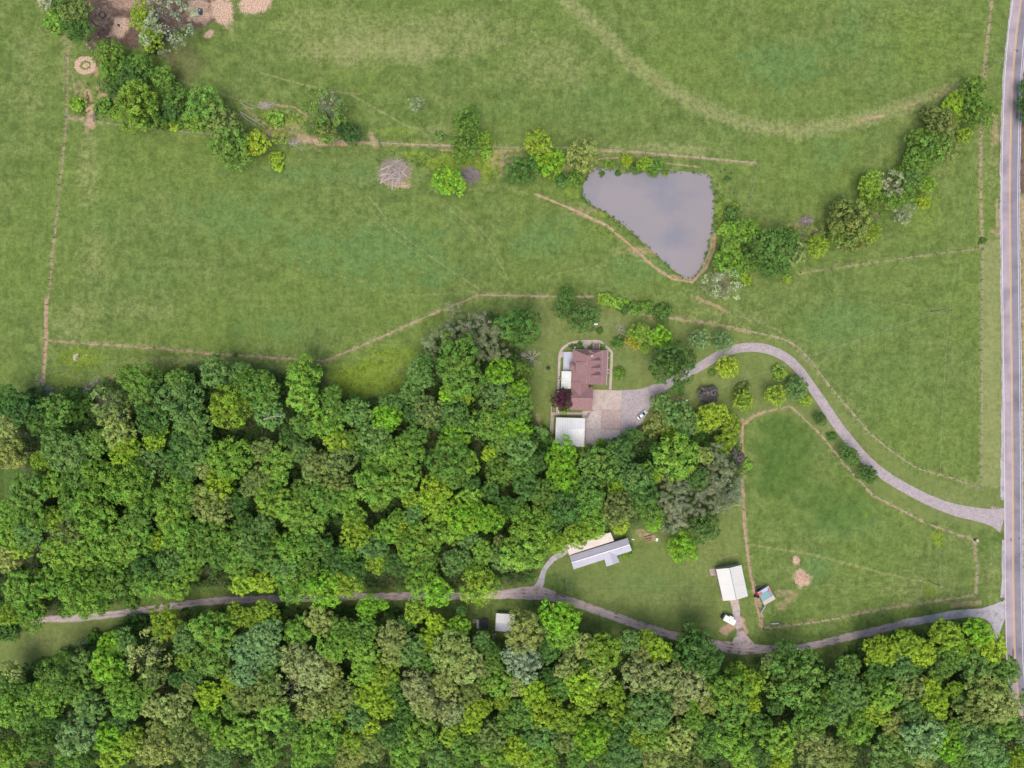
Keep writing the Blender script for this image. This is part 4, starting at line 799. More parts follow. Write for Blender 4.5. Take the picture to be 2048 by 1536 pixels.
LEAF = leaf_material('leaves'); LEAF_MIXED = leaf_material('mixed_leaves', tint=True)
def unit(v): return v / (np.linalg.norm(v, axis=-1, keepdims=True) + 1e-9)
def quads(cen, nor, size, rg, tone=None, aspect=.7):
    n = len(cen); r = unit(rg.normal(size=(n, 3))); u = unit(np.cross(nor, r)); v = np.cross(nor, u); s = size if np.ndim(size) else np.full(n, size); s = (s * rg.uniform(.6, 1.35, n))[:, None] * .5
    a = u * s; b = v * s * aspect
    co = np.stack([cen - a, cen - b * 1.1, cen + a, cen + b * 1.1], 1).reshape(-1, 3); fa = np.arange(n * 4).reshape(-1, 4)
    return co, fa, (tone if tone is not None else rg.uniform(0, 1, n))
def leaf_mesh(name, co, fa, tone):
    me = np_mesh(name, co, fa); a = me.attributes.new('tone', 'FLOAT', 'FACE'); a.data.foreach_set('value', np.ascontiguousarray(tone, np.float32)); me.materials.append(LEAF); return me
def crown_mesh(name, seed, nl=17, lob=(.27, .40), hz=.75, sub=8, leaf=15, ls=.075, irr=.16, gap=0.0, minsep=.75, subr=.42, low=-.35):
    rg = np.random.default_rng(seed); C = []; lobes = []; ph = rg.uniform(0, 6.28, 3)
    tries = 0; ga = 2.399963; off = rg.uniform(0, 6.28)
    for i in range(nl):                       # lobes spread evenly over the dome, jittered
        tries = 0; zz_ = 1 - (i + .5) / nl * (1 - low); rr_ = math.sqrt(max(0, 1 - zz_ * zz_)); d = unit(np.array([math.cos(i * ga + off) * rr_, math.sin(i * ga + off) * rr_, zz_]) + rg.normal(size=3) * .12)
        lr = rg.uniform(*lob); th = math.atan2(d[1], d[0]); k = 1 + irr * (math.sin(2 * th + ph[0]) * .6 + math.sin(3 * th + ph[1]) * .5 + math.sin(5 * th + ph[2]) * .3)
        c = d * (1.0 - lr * .8) * k * rg.uniform(.82, 1.04)
        lobes.append((c, lr, d))
    cc, nn, tt, ss = [], [], [], []
    for c, lr, d in lobes:
        lt = rg.uniform(.25, .75)
        if gap and rg.random() < gap: continue
        for i in range(sub):
            e = unit(rg.normal(size=3) + d * .9 + np.array([0, 0, .35])); sc = c + e * lr * rg.uniform(.65, .95); sr = lr * subr * rg.uniform(.75, 1.2); st = lt + rg.uniform(-.22, .22)
            m = leaf; f = unit(rg.normal(size=(m, 3)) + e * .8); p = sc + f * sr * rg.uniform(.55, 1.05, (m, 1))
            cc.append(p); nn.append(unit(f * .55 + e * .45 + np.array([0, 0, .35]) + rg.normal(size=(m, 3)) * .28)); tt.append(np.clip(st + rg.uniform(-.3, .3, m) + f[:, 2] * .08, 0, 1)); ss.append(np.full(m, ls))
    # inner fill hides lit ground; its dark tones paint in the crown's inner shade
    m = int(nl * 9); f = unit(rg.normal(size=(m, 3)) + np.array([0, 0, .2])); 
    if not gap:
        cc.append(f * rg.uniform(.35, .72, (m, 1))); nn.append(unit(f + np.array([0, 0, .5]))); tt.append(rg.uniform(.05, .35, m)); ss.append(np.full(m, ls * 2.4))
    p = np.concatenate(cc); p[:, 2] = p[:, 2] * hz
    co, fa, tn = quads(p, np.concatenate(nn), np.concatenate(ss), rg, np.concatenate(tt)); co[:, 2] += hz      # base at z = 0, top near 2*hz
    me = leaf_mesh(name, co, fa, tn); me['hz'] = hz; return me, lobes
def pine_mesh(name, seed, n=26, ls=.07):
    rg = np.random.default_rng(seed); cc, nn, tt, ss = [], [], [], []
    for i in range(n):
        a = rg.uniform(0, 6.28); rr = math.sqrt(rg.uniform(0, 1)) * .85; c = np.array([math.cos(a) * rr, math.sin(a) * rr, (1 - rr ** 1.5) * .9 + rg.uniform(-.25, .15)]); lr = rg.uniform(.15, .25); st = rg.uniform(.25, .75)
        m = 85; f = unit(rg.normal(size=(m, 3)) + np.array([0, 0, .5])); p = c + f * lr * rg.uniform(.35, 1.1, (m, 1)); t_ = unit(np.cross(f, rg.normal(size=(m, 3))))
        cc.append(p); nn.append(unit(t_ * .6 + f * .5 + np.array([0, 0, .4]))); tt.append(np.clip(st + rg.uniform(-.35, .35, m), 0, 1)); ss.append(np.full(m, ls))
    p = np.concatenate(cc); co, fa, tn = quads(p, np.concatenate(nn), np.concatenate(ss), rg, np.concatenate(tt), .4); co[:, 2] += .35
    me = leaf_mesh(name, co, fa, tn); me['hz'] = .62; return me
def branch_mesh(name, seed, depth=4, spread=.55, up=.35, n0=7, mat=None, r0=.035, length=.62):
    """bare limbs radiating from the trunk top, unit radius, z 0..~1"""
    rnd = random.Random(seed); mb = MB()
    def grow(p, d, l, r, k):
        q = p + d * l; m = p.lerp(q, .5) + Vector((rnd.uniform(-1, 1), rnd.uniform(-1, 1), rnd.uniform(-.5, .8))) * l * .09
        mb.tube([p, m, q], [r, r * .8, r * .6], 4 if k > 1 else 3)
        if k <= 0: return
        for i in range(3 if k > 1 else rnd.choice((2, 3))):
            nd_ = (d + Vector((rnd.uniform(-1, 1), rnd.uniform(-1, 1), rnd.uniform(-.5, .7))) * spread).normalized(); grow(q if i else m.lerp(q, .6), nd_, l * rnd.uniform(.55, .8), r * .58, k - 1)
    for i in range(n0):
        a = 6.28 * i / n0 + rnd.uniform(-.4, .4); d = Vector((math.cos(a), math.sin(a), up + rnd.uniform(-.2, .5))).normalized(); grow(Vector((0, 0, 0)), d, length * rnd.uniform(.45, .65), r0, depth - 1)
    me = bpy.data.meshes.new(name); me.from_pydata(mb.v, [], mb.f); me.update(); me.materials.append(mat or M['deadwood']); return me
def trunk_mesh(name, seed, mat=None):
    """unit height, tapered, flared foot, with limbs spreading into the crown"""
    rnd = random.Random(seed); mb = MB(); mb.tube([(0, 0, -.02), (0, 0, .04), (rnd.uniform(-.02, .02), rnd.uniform(-.02, .02), .45), (rnd.uniform(-.04, .04), rnd.uniform(-.04, .04), .92)], [.034, .022, .016, .006], 8)
    for i in range(7):
        a = 6.28 * i / 7 + rnd.uniform(-.3, .3); z = rnd.uniform(.38, .7); l = rnd.uniform(.16, .27)
        mb.tube([(0, 0, z), (math.cos(a) * l * .5, math.sin(a) * l * .5, z + l * .4), (math.cos(a + .2) * l, math.sin(a + .2) * l, z + l * .75)], [.011, .008, .003], 5)
    me = bpy.data.meshes.new(name); me.from_pydata(mb.v, [], mb.f); me.update(); me.materials.append(mat or M['bark']); return me
PB = [crown_mesh('crown', 100 + i, nl=n, lob=l, irr=ir, hz=h)[0] for i, (n, l, ir, h) in enumerate([(30, (.22, .33), .16, .75), (34, (.19, .31), .20, .8), (26, (.25, .36), .14, .7), (38, (.18, .28), .22, .75), (30, (.22, .32), .25, .85), (28, (.24, .34), .2, .75), (40, (.17, .27), .16, .8), (32, (.2, .34), .22, .7)])]
PF = [crown_mesh('crown', 200 + i, nl=46, lob=(.15, .23), sub=7, leaf=13, ls=.06, irr=.2, hz=.7)[0] for i in range(3)]          # fine textured
PR = [crown_mesh('crown', 300 + i, nl=64, lob=(.13, .19), sub=6, leaf=13, ls=.055, irr=.04, hz=.72, low=-.2, minsep=.7)[0] for i in range(2)]        # dense, round
PS = [crown_mesh('crown', 400 + i, nl=30, lob=(.16, .28), sub=8, leaf=9, ls=.07, irr=.3, hz=.8, gap=.1, minsep=.6)[0] for i in range(3)]          # open crown
PBU = [crown_mesh('foliage', 500 + i, nl=18, lob=(.25, .38), sub=8, leaf=14, ls=.14, irr=.22, hz=.6)[0] for i in range(3)]        # shrub
PP = [pine_mesh('crown', 600 + i) for i in range(4)]
PD = [branch_mesh('branches', 700 + i, 5, .55, .45, 10, None, .019) for i in range(3)]; PD2 = [branch_mesh('branches', 720 + i, 5, .6, 1.0, 5, None, .014) for i in range(2)]
TR = [trunk_mesh('trunk', 800 + i) for i in range(4)]
LC = dict(g=(.098, .195, .034), D=(.030, .085, .024), d=(.055, .125, .026), l=(.145, .275, .036), L=(.155, .335, .022), y=(.195, .305, .024), Y=(.250, .365, .018), o=(.150, .185, .042), k=(.235, .275, .080), K=(.270, .280, .110),
          b=(.112, .210, .058), B=(.145, .250, .095), s=(.250, .300, .160), P=(.150, .175, .082), M=(.062, .018, .040), G=(.27, .27, .03), m=(.105, .092, .09))
_mean = (.150, .255, .045)
LC = {k: tuple(c * 1.36 * (1 if k in 'MmDP' else .78) + m_ * (0 if k in 'MmDP' else .22) for c, m_ in zip(v, _mean)) for k, v in LC.items()}
LC = {k: (v[0] * 1.02, v[1], v[2]) for k, v in LC.items()}
LC.update(K=(.285, .330, .120), o=(.195, .265, .070), y=(.235, .365, .038), Y=(.285, .425, .036), s=(.30, .36, .20), D=(.066, .150, .038), d=(.092, .190, .042), P=(.300, .330, .190))
CN = dict(g='mid green', D='very dark green', d='dark green', l='light green', L='fresh bright green', y='yellow-green', Y='bright yellow-green', o='olive green', k='khaki green', K='pale tan-flowered', b='blue-green', B='pale blue-green', s='sage grey', P='grey-green', M='maroon', G='golden', m='dark purple-grey')
# (x, y, radius, colour[kind]) in quarter pixels of each 512 x 384 tile of the photo; kinds: f fine, r round, s open, p pine, u shrub, x dead
TILES = {
 (0, 0): "600 60 130 of|620 230 105 df|440 165 90 lu|370 30 50 su|480 60 70 du|1130 120 95 y|1210 290 105 y|1190 350 80 du|1360 170 210 ss|870 430 120 g|930 570 110 g|1120 530 115 g|1050 630 125 d|900 690 95 d|860 560 60 y|1310 620 95 g|1390 760 95 g|1385 890 85 df|1090 850 190 l|1390 1005 50 yu|1305 990 45 yu|1440 960 60 gu|830 850 75 gu|620 830 60 lu|1640 850 145 g|1570 960 100 l|1780 990 140 of|1850 1170 170 gf|2035 1150 105 Y|1260 960 80 du",
 (512, 0): "160 1260 55 yu|180 1330 45 yu|190 1100 65 ys|560 900 180 gs|600 830 100 ss|560 1040 110 of|750 1065 85 D|440 1000 60 gs|1280 830 60 ss|1310 960 50 gs|1690 970 110 gf|1670 1160 115 gf|1640 1250 60 gu|1830 1120 70 l|1840 1220 50 lu|1540 1450 118 L|160 950 60 lu|1470 1090 40 bu",
 (1024, 0): "60 1370 125 df|210 1150 115 y|310 1310 110 L|570 1240 130 k|180 1290 80 d|920 1275 50 Y|1060 1310 58 y|1160 1320 60 g|1000 1340 50 du|500 1430 70 gu|400 1440 60 du|720 1380 28 du|850 1380 25 du|1230 1385 25 gu|900 1350 35 ou|1130 1370 40 gu|780 1310 40 gu|1720 1430 22 du",
 (1536, 0): "1640 730 110 g|1690 900 130 gf|1480 840 85 y|1500 930 60 y|1300 910 75 of|1390 980 130 of|1570 1080 60 y|1210 1110 90 gf|1300 1190 140 gf|1430 1180 110 of|1200 1290 100 g|820 1480 100 l|1140 1440 90 b|990 1470 100 ss|1270 1470 70 l|1060 1390 60 g|2070 690 60 d|2070 830 80 d|2085 930 60 D|1740 820 60 gs",
 (0, 384): "1080 1490 110 g|1440 1510 90 g|1730 1440 120 b|1920 1440 75 bf|1990 1510 85 l|310 1510 60 xx|1240 1480 60 d|760 1520 60 xx|1880 1305 18 du",
 (512, 384): "380 1450 125 l|60 1520 85 g|1420 1180 95 Pp|1560 1110 95 Pp|1700 1060 95 Pp|1850 1050 100 Pp|1900 1170 95 Pp|1690 1180 85 Pp|1940 1290 85 Pp|1400 1280 75 Pp|1800 1270 80 Pp|1580 940 70 Pp|1620 1330 165 g|1640 1480 150 g|1310 1460 100 b|1950 1440 100 L|1360 1340 70 d|1830 1150 80 Pp|1560 1210 80 Pp",
 (1024, 384): "60 1080 145 d|75 1430 95 g|430 850 75 d|425 950 85 d|580 1010 118 d|860 1000 0 g|760 860 55 lu|850 890 45 lu|915 880 20 Lu|900 935 40 du|1000 930 60 gu|1080 920 50 gu|1200 965 72 du|720 850 40 yu|1690 740 135 ss|1730 560 110 l|1880 310 100 l|1735 300 70 l|1760 170 60 du|1750 450 90 l|1980 460 120 d|1900 560 80 g|1880 700 45 yu|1820 640 60 l|1780 120 35 yu|860 1100 55 xx|850 1200 48 du|700 1110 28 du|1030 1130 88 l|975 1195 65 G|1195 1165 92 L|1500 1180 85 Br|1690 1195 88 Br|1290 1380 180 dr|1725 1400 92 Yr|160 1330 100 xx|860 1450 45 gu|570 1420 0 g|540 1225 28 du|720 1240 22 lu|690 1330 0 g|1600 1450 28 gu|1060 1250 40 l|480 1235 22 du|1950 450 70 d",
 (1536, 384): "60 430 150 d|50 590 110 d|150 360 95 g|200 480 110 o|280 350 60 gs|400 430 85 y|380 320 70 os|310 230 60 xx|660 240 175 of|560 200 90 of|820 330 80 y|860 190 80 gs|830 50 85 gf|1000 60 90 g|1110 40 80 g|1240 80 62 Y|1090 170 85 ss|600 120 90 of|560 330 80 l|1720 390 28 du|150 690 35 yu|90 1450 60 lu|220 1510 45 bu|700 400 90 of",
 (0, 768): "350 90 85 xx|700 80 70 xx|60 140 110 d|190 200 130 D|310 300 100 d|450 210 110 g|590 180 110 gu|500 360 70 gu|50 340 95 k|80 560 115 k|210 450 85 xx|850 140 120 os|900 260 120 ks|950 390 120 k|1130 60 100 gs|1220 290 120 d|1440 150 170 b|1560 320 120 b|1830 190 150 y|2000 50 110 g|1200 50 80 d|440 490 105 b|600 560 150 b|760 470 100 g|1240 440 90 Y|1000 540 110 Y|1230 620 120 bf|1400 620 90 d|1590 530 125 b|1830 600 150 l|1450 470 90 d|790 720 115 l|1030 800 160 l|430 800 110 l|600 760 100 g|1430 830 120 l|1740 850 130 Y|1640 690 75 ks|2010 810 90 o|220 870 130 g|100 1020 100 l|260 1050 120 g|600 950 120 g|750 1010 165 l|1260 930 95 l|1690 960 145 kf|1900 960 85 d|420 1080 95 y|90 1180 115 l|230 1190 120 b|180 1290 95 y|1090 1080 110 g|1370 1060 110 l|1480 1000 80 g|560 1190 115 o|860 1220 150 l|1090 1250 130 l|1260 1260 75 Y|1440 1220 120 l|1650 1200 110 g|1790 1230 110 l|1960 1130 85 d|1980 1290 100 b|480 1340 130 l|680 1350 120 l|940 1370 110 l|1140 1350 90 l|1380 1420 115 b|1610 1330 110 g|1500 1460 100 l|1160 1460 110 d|560 1470 90 l|290 1420 110 xx|60 1400 90 ks|1910 1440 110 l|1760 1400 85 g|840 1460 80 g|1010 550 0 g|990 1180 70 g|1330 1130 60 g|1500 700 80 b|650 690 60 g|320 620 70 y",
 (512, 768): "60 90 120 g|380 90 125 l|600 100 80 g|110 250 100 b|390 330 90 g|560 310 115 l|640 220 90 g|810 230 110 b|1040 270 105 L|1080 150 85 d|1380 220 110 or|1250 60 90 b|1560 70 85 L|1680 110 50 Y|1900 70 125 b|1600 240 110 b|1990 190 60 y|1860 320 130 l|2000 400 80 g|1960 480 70 g|670 480 95 y|780 450 80 g|470 620 100 o|360 540 90 b|180 620 115 l|60 520 90 o|40 760 90 o|170 740 80 l|670 620 110 of|440 720 70 o|950 430 110 b|1010 520 90 g|1270 430 100 g|1190 560 130 l|1070 590 90 l|940 670 95 l|1590 430 100 L|1540 600 150 g|1680 630 95 l|1860 560 55 Y|1960 690 115 g|620 760 130 of|570 920 120 g|700 920 90 l|940 810 140 l|1180 770 115 l|990 910 90 l|1560 740 100 g|1430 860 115 Y|1450 980 110 y|1550 1010 65 g|375 860 85 g|140 930 120 l|270 1000 110 l|780 1050 85 l|1260 1050 75 br|1240 920 70 y|1710 930 100 l|1680 1080 125 L|1850 1070 115 L|2010 980 80 d|60 1130 85 b|430 1110 120 l|330 1080 80 g|800 1190 120 yf|1040 1190 90 l|1170 1180 75 Y|1370 1220 125 l|1560 1180 95 l|1820 1330 85 l|1690 1230 75 b|300 1310 110 l|130 1240 60 l|60 1370 120 g|470 1270 120 g|740 1350 75 l|620 1420 95 d|940 1310 100 bf|960 1420 90 y|1240 1310 115 l|1350 1400 110 g|1120 1440 90 d|1590 1420 100 bf|1980 1400 95 bf|240 1480 100 b|430 1440 80 g|790 1470 100 d|1750 1450 70 g|860 560 60 d|1870 860 70 d|1720 800 70 d|1450 310 60 d|1250 250 70 df|860 330 60 d|260 420 70 d|1960 1270 55 of|1120 1090 70 l",
 (1024, 768): "55 50 75 L|60 200 110 g|40 370 100 L|60 520 115 b|190 420 90 bu|280 480 80 gu|400 580 118 L|410 740 112 L|100 680 90 g|200 620 80 d|690 640 135 gf|580 790 72 b|850 550 100 d|960 420 75 d|890 480 60 bu|1195 150 85 b|1330 260 115 b|1200 300 80 k|1260 400 70 y|1120 380 75 ku|1400 330 100 b|1590 260 118 Y|1750 330 92 y|1850 130 85 y|1700 470 85 y|1310 590 155 l|1310 430 70 y|1480 430 60 d|1540 570 65 k|980 760 120 b|1150 740 52 Y|840 820 65 y|1080 700 70 g|740 740 80 d|630 900 115 g|650 1090 115 l|1060 880 115 d|1080 1010 105 g|850 1000 115 o|860 1120 70 Y|1130 1110 60 L|530 1200 100 y|660 1190 60 Y|180 1150 155 l|60 1020 80 g|90 1340 155 l|420 1000 115 d|260 880 105 g|110 820 100 d|370 1280 75 y|320 1120 80 d|1640 560 85 Pp|1700 700 95 Pp|1610 790 85 Pp|1760 800 95 Pp|1780 590 60 mu|1330 850 90 Pp|1470 880 85 Pp|1560 720 80 Pp|1650 880 85 Pp|1270 990 90 Pp|1240 790 75 Pp|1490 980 85 Pp|1710 940 100 Pp|1320 1090 100 Pp|1220 920 75 Pp|1390 780 75 Pp|1780 900 80 Pp|1340 960 70 Pp|1560 830 75 Pp|1640 980 70 Pp|1250 1150 60 Pp|1880 650 42 lu|1540 1155 130 dr|1365 1305 128 L|402 125 88 Mr|1570 90 72 mu|1340 55 42 du|620 540 60 ou|920 1340 50 lu|560 500 40 yu|420 215 28 Lu|820 450 22 mu|700 470 30 Lu|1490 750 90 d|1180 1090 40 g|770 1260 0 g|1850 730 30 ku|1850 40 60 ou|760 480 40 gu|550 1030 80 d|480 880 80 d|740 1010 70 g|1200 560 80 d",
 (1536, 768): "60 90 85 y|230 40 90 b|300 130 45 Y|420 280 52 d|510 420 36 du|650 570 78 d|800 720 72 d|1370 1200 0 y",
 (0, 1152): "190 90 130 l|410 50 120 l|690 150 165 l|890 50 125 g|1180 60 115 l|1390 90 100 l|250 300 110 l|70 310 80 y|520 265 60 gu|1940 60 90 Y|50 440 85 du|20 220 50 du|1050 215 50 gu|70 770 85 k|60 860 110 g|330 730 60 gu|520 660 75 gu|760 500 60 gu|690 560 50 su|1330 370 115 y|900 530 90 L|850 700 115 L|1070 390 80 du|1180 640 150 ks|1000 530 90 bf|1480 500 100 b|1710 430 145 l|1880 320 85 y|2010 330 70 y|1690 660 130 g|1480 680 65 y|1980 580 120 B|1960 790 105 B|1680 960 100 Ys|1840 850 75 Ys|470 800 135 g|390 980 120 l|620 900 120 g|720 1040 110 b|950 880 110 l|1020 1020 110 l|1130 930 90 g|1220 1040 85 k|1400 1070 120 k|1230 790 100 of|640 690 100 b|100 1050 130 l|200 1150 100 g|430 1170 80 d|620 1270 140 B|280 1340 120 g|80 1430 115 l|870 1290 105 L|1050 1340 100 y|900 1440 100 y|540 1460 100 g|1270 1230 90 k|1240 1400 115 k|1520 1340 140 kf|1640 1150 110 l|1960 970 105 of|1980 1260 125 l|1790 1290 100 l|1750 1440 105 b|1400 1250 60 d|950 1170 80 d|1860 1060 80 g|1520 900 75 o|330 900 70 g|780 830 60 g|230 950 80 g|1000 700 60 d|1560 790 80 d|330 1180 70 g|1420 830 60 d|700 1460 60 d|1080 1240 50 d",
 (512, 1152): "70 50 85 Y|310 60 125 l|550 100 130 L|720 60 110 y|1320 20 115 l|1450 130 105 L|1780 80 140 y|1290 140 55 ss|90 310 95 y|70 480 120 B|110 640 90 B|340 440 105 l|510 350 105 k|890 250 85 L|1010 230 40 L|640 560 120 l|690 420 95 g|860 440 100 g|1090 490 110 k|1100 640 90 k|1280 280 85 y|860 600 110 l|1440 380 75 Y|1370 520 85 Y|1620 400 80 L|1800 500 60 bs|360 690 150 K|470 760 130 K|290 900 120 Ks|590 780 90 ks|90 790 85 g|1250 590 110 b|1560 600 140 k|1680 700 140 k|1790 740 75 K|1030 790 95 y|910 940 110 Ys|1000 1030 105 Ys|870 740 110 l|1290 890 120 K|1450 990 140 Ks|1560 1090 100 K|1340 1040 90 k|1720 1180 85 Y|1780 1060 85 Ys|1500 860 100 k|480 1040 125 k|690 950 105 o|100 940 120 o|150 1110 120 l|270 1230 110 g|530 1270 135 l|810 1130 90 b|780 1330 95 y|920 1230 75 Y|920 1380 100 o|1300 1270 130 l|1100 1270 95 d|1190 1430 120 l|400 1430 110 l|750 1450 100 k|90 1430 105 g|1560 1270 85 y|1680 1370 105 g|1480 1460 115 b|1880 1290 100 o|1900 1450 100 l|1930 850 115 l|1900 690 80 g|2000 1180 85 g|1970 1010 60 y|1180 1100 80 d|640 1110 70 y|1850 570 70 d|1720 930 90 of|200 640 70 d|1130 960 70 d|1650 1500 80 g|1640 280 40 d|1190 380 70 d|600 1000 60 d|350 1330 60 y|590 1430 70 g|1080 850 70 g|1570 470 80 g|1380 700 70 g",
 (1024, 1152): "380 340 140 L|400 480 105 l|100 460 145 k|210 420 85 b|130 340 60 k|80 680 145 sf|590 560 90 kf|740 600 125 y|940 530 80 b|1190 600 85 Y|1080 500 75 y|1040 640 70 k|1480 600 175 df|1440 500 70 df|1560 730 100 df|1030 800 130 K|1240 800 140 K|1420 850 135 K|1330 1020 85 K|430 740 85 ks|700 800 100 k|290 600 80 d|460 590 65 os|1120 1070 160 b|1000 1020 80 b|1550 1010 75 k|1440 1040 55 L|1730 890 140 l|1760 1070 130 g|1900 860 100 Y|1930 1040 60 Y|1820 760 65 y|560 880 115 Y|600 1010 85 y|180 930 110 Y|270 1090 120 y|460 1140 100 y|400 900 90 g|840 1100 115 y|800 930 85 y|60 1100 100 g|640 1310 130 L|220 1280 115 b|230 1450 125 l|50 1400 110 Y|430 1330 85 o|520 1440 85 g|860 1250 105 d|900 1430 125 b|1000 1290 90 y|1150 1300 100 l|1340 1290 120 k|1450 1160 85 l|1160 1460 105 k|1400 1450 115 of|1560 1360 90 g|1690 1230 75 d|1780 1330 135 l|1850 1440 105 l|1980 1200 95 g|1990 1400 105 d|910 960 45 xx|290 800 60 d|600 700 60 d|720 1150 80 g|340 1200 70 d|1600 870 60 d|1560 1200 60 d|720 1460 70 g|60 870 80 k|940 1130 60 y|1130 450 0 g",
 (1536, 1152): "205 810 225 gr|150 570 70 d|60 1050 60 d|640 720 85 g|620 880 115 b|690 1000 95 b|910 590 105 Y|870 640 75 Y|1100 530 100 y|1240 620 95 Y|1420 470 105 y|1500 550 90 y|1350 450 60 y|1680 450 100 L|1780 590 105 Y|1690 560 70 Y|1060 740 115 b|870 740 80 d|1400 720 100 g|1460 620 90 g|1640 710 125 b|1130 870 120 o|1290 880 75 Y|1330 1030 110 Y|1490 900 60 y|1870 750 110 g|1960 760 60 g|1740 890 130 k|1850 1030 135 k|1620 1080 130 o|940 960 110 l|870 1080 100 y|840 850 85 g|1150 1070 100 b|1000 1190 85 k|700 1220 125 l|340 1170 140 g|250 1280 85 k|520 1100 90 bf|380 1390 145 kf|540 1440 120 o|90 1320 120 l|90 1480 85 Y|1240 1290 145 B|1440 1360 115 L|980 1340 85 g|950 1460 125 b|1690 1330 130 B|1790 1440 120 b|1610 1230 95 b|1890 1200 95 g|1980 1480 75 y|1240 1460 80 k|1480 1240 75 l|500 960 70 g|800 1200 60 d|1530 1480 80 g|1120 1420 70 g|1180 720 60 d|1560 1000 70 d|2070 980 60 g|2060 1250 90 g|2070 1420 70 l|1960 1080 50 y|30 680 60 of",
}
ZH = [ # x0, y0, x1, y1, phrase (outside the woods)
 (80, 0, 140, 85, 'beside the muddy lot at the top left'), (250, 0, 400, 110, 'on the right of the muddy lot'), (130, 78, 300, 150, 'in the clump below the muddy lot'), (130, 150, 240, 245, 'in the clump by the earth gateway'), (240, 130, 366, 275, 'in the clump below the muddy lot, lower side'),
 (366, 170, 500, 350, 'in the clump left of the fallen logs'), (490, 180, 600, 360, 'around the fallen branches'), (600, 170, 730, 290, 'above the pink earth strip'), (730, 180, 870, 290, 'along the field fence right of the small gate'), (870, 200, 990, 330, 'above the purple-grey brush pile'),
 (860, 330, 960, 410, 'beside the purple-grey brush pile'), (990, 250, 1130, 400, 'left of the pond'), (1100, 260, 1200, 400, 'at the pond’s top left corner'), (1200, 300, 1450, 400, 'on the pond’s north bank'),
 (1430, 400, 1560, 500, 'between the pond and the hedgerow'), (1380, 500, 1560, 620, 'below the pond’s lower right side'), (1500, 430, 1600, 600, 'at the hedgerow’s lower left end'), (1560, 450, 1690, 560, 'in the lower hedgerow'), (1640, 380, 1770, 520, 'in the middle of the hedgerow'), (1700, 330, 1900, 470, 'in the pale clump of the hedgerow'),
 (1780, 200, 1930, 350, 'in the upper hedgerow near the highway'), (1900, 150, 2010, 300, 'at the hedgerow’s top end by the highway'), (2010, 100, 2100, 260, 'across the highway at the right edge'), (1940, 470, 1990, 490, 'by the fence corner near the highway'),
 (1105, 570, 1200, 680, 'on the lawn above the house'), (1190, 580, 1350, 640, 'in the dirt edged bed above the lawn'), (1220, 640, 1310, 700, 'in the front row on the lawn right of the house'), (1290, 640, 1360, 680, 'in the lawn row above the big dark tree'), (1360, 640, 1480, 710, 'above the driveway bend'), (1300, 680, 1400, 780, 'on the lawn where the driveway passes'),
 (1400, 700, 1500, 770, 'inside the driveway bend'), (1340, 770, 1440, 812, 'on the lawn near the yard pole'), (1030, 690, 1080, 760, 'on the lawn left of the house'), (1100, 690, 1185, 735, 'against the north wall of the house'), (1205, 690, 1260, 780, 'beside the concrete walk right of the house'), (1100, 775, 1150, 830, 'beside the garage wing of the house'),
 (1270, 790, 1400, 900, 'in the clump right of the parked car'), (1380, 790, 1500, 900, 'in the clump at the fence end below the lawn'), (1160, 870, 1290, 910, 'behind the forecourt'), (1460, 740, 1560, 800, 'in the row left of the driveway'), (1540, 730, 1625, 810, 'beside the driveway’s long straight'), (1620, 820, 1770, 970, 'in the row below the driveway'),
 (1480, 900, 1510, 960, 'on the paddock fence line'), (1340, 1020, 1460, 1140, 'on the lawn below the pines'), (1230, 1080, 1280, 1125, 'in front of the grey farm building'), (440, 700, 500, 722, 'on the middle field fence'), (40, 740, 110, 800, 'at the foot of the west fence'), (150, 750, 215, 800, 'at the wood’s top left'),
]
COLS = ['left end', 'left part', 'left of centre', 'centre', 'right of centre', 'right part', 'right end']
ORD = ['first', 'second', 'third', 'fourth', 'fifth', 'sixth', 'seventh', 'eighth', 'ninth', 'tenth', 'eleventh', 'twelfth', 'thirteenth', 'fourteenth', 'fifteenth', 'sixteenth', 'seventeenth', 'eighteenth', 'nineteenth', 'twentieth']
def in_poly(x, y, poly): return bool(inside(poly, np.array([float(x)]), np.array([float(y)]))[0])
trees = []; rt = random.Random(11)
for (ox_, oy_), s_ in TILES.items():
    for e in s_.split('|'):
        x, y, r_, c = e.split(); x = ox_ + float(x) / 4; y = oy_ + float(y) / 4; r_ = float(r_) / 4
        if r_ <= 0: continue
        kind = c[1] if len(c) > 1 else 'c'; kind = 'x' if c[0] == 'x' else kind; col = 'x' if kind == 'x' else c[0]
        up = in_poly(x, y, UP); lo = in_poly(x, y + 8, LO) or in_poly(x, y, LO)
        z = None
        if not (lo or (up and y > 800 and x < 1260)):
            for q in ZH:
                if q[0] <= x <= q[2] and q[1] <= y <= q[3]: z = q[4]; break
        if z is None:
            if y < 1215 and not lo:
                row = 'pine stand' if kind == 'p' and x > 1200 else 'north edge' if y < 845 else 'upper middle' if y < 960 else 'lower middle' if y < 1060 else 'track edge'
                ci = min(6, max(0, int(x / 1500 * 7))); z = f'{row}, {COLS[ci]} of wood above the track'
            else:
                row = 'edge by the track' if y < 1310 else 'upper middle' if y < 1385 else 'lower middle' if y < 1455 else 'photo’s bottom edge'
                ci = min(6, max(0, int(x / 2048 * 7))); z = f'{row}, {COLS[ci]} of wood below the track'
            forest = True
        else: forest = False
        trees.append(dict(x=x, y=y, r=r_, c=col, k=kind, z=z, f=forest))
KN = dict(c='broadleaf_tree', f='broadleaf_tree', r='broadleaf_tree', s='broadleaf_tree', p='pine_tree', u='shrub', x='dead_tree'); KW = dict(broadleaf_tree='tree', pine_tree='pine', shrub='shrub', dead_tree='bare dead tree')
bl = sorted([t for t in trees if KN[t['k']] == 'broadleaf_tree'], key=lambda t: -t['r'] + (0 if t['f'] else -100))
spill = bl[300:] if len(bl) > 300 else []
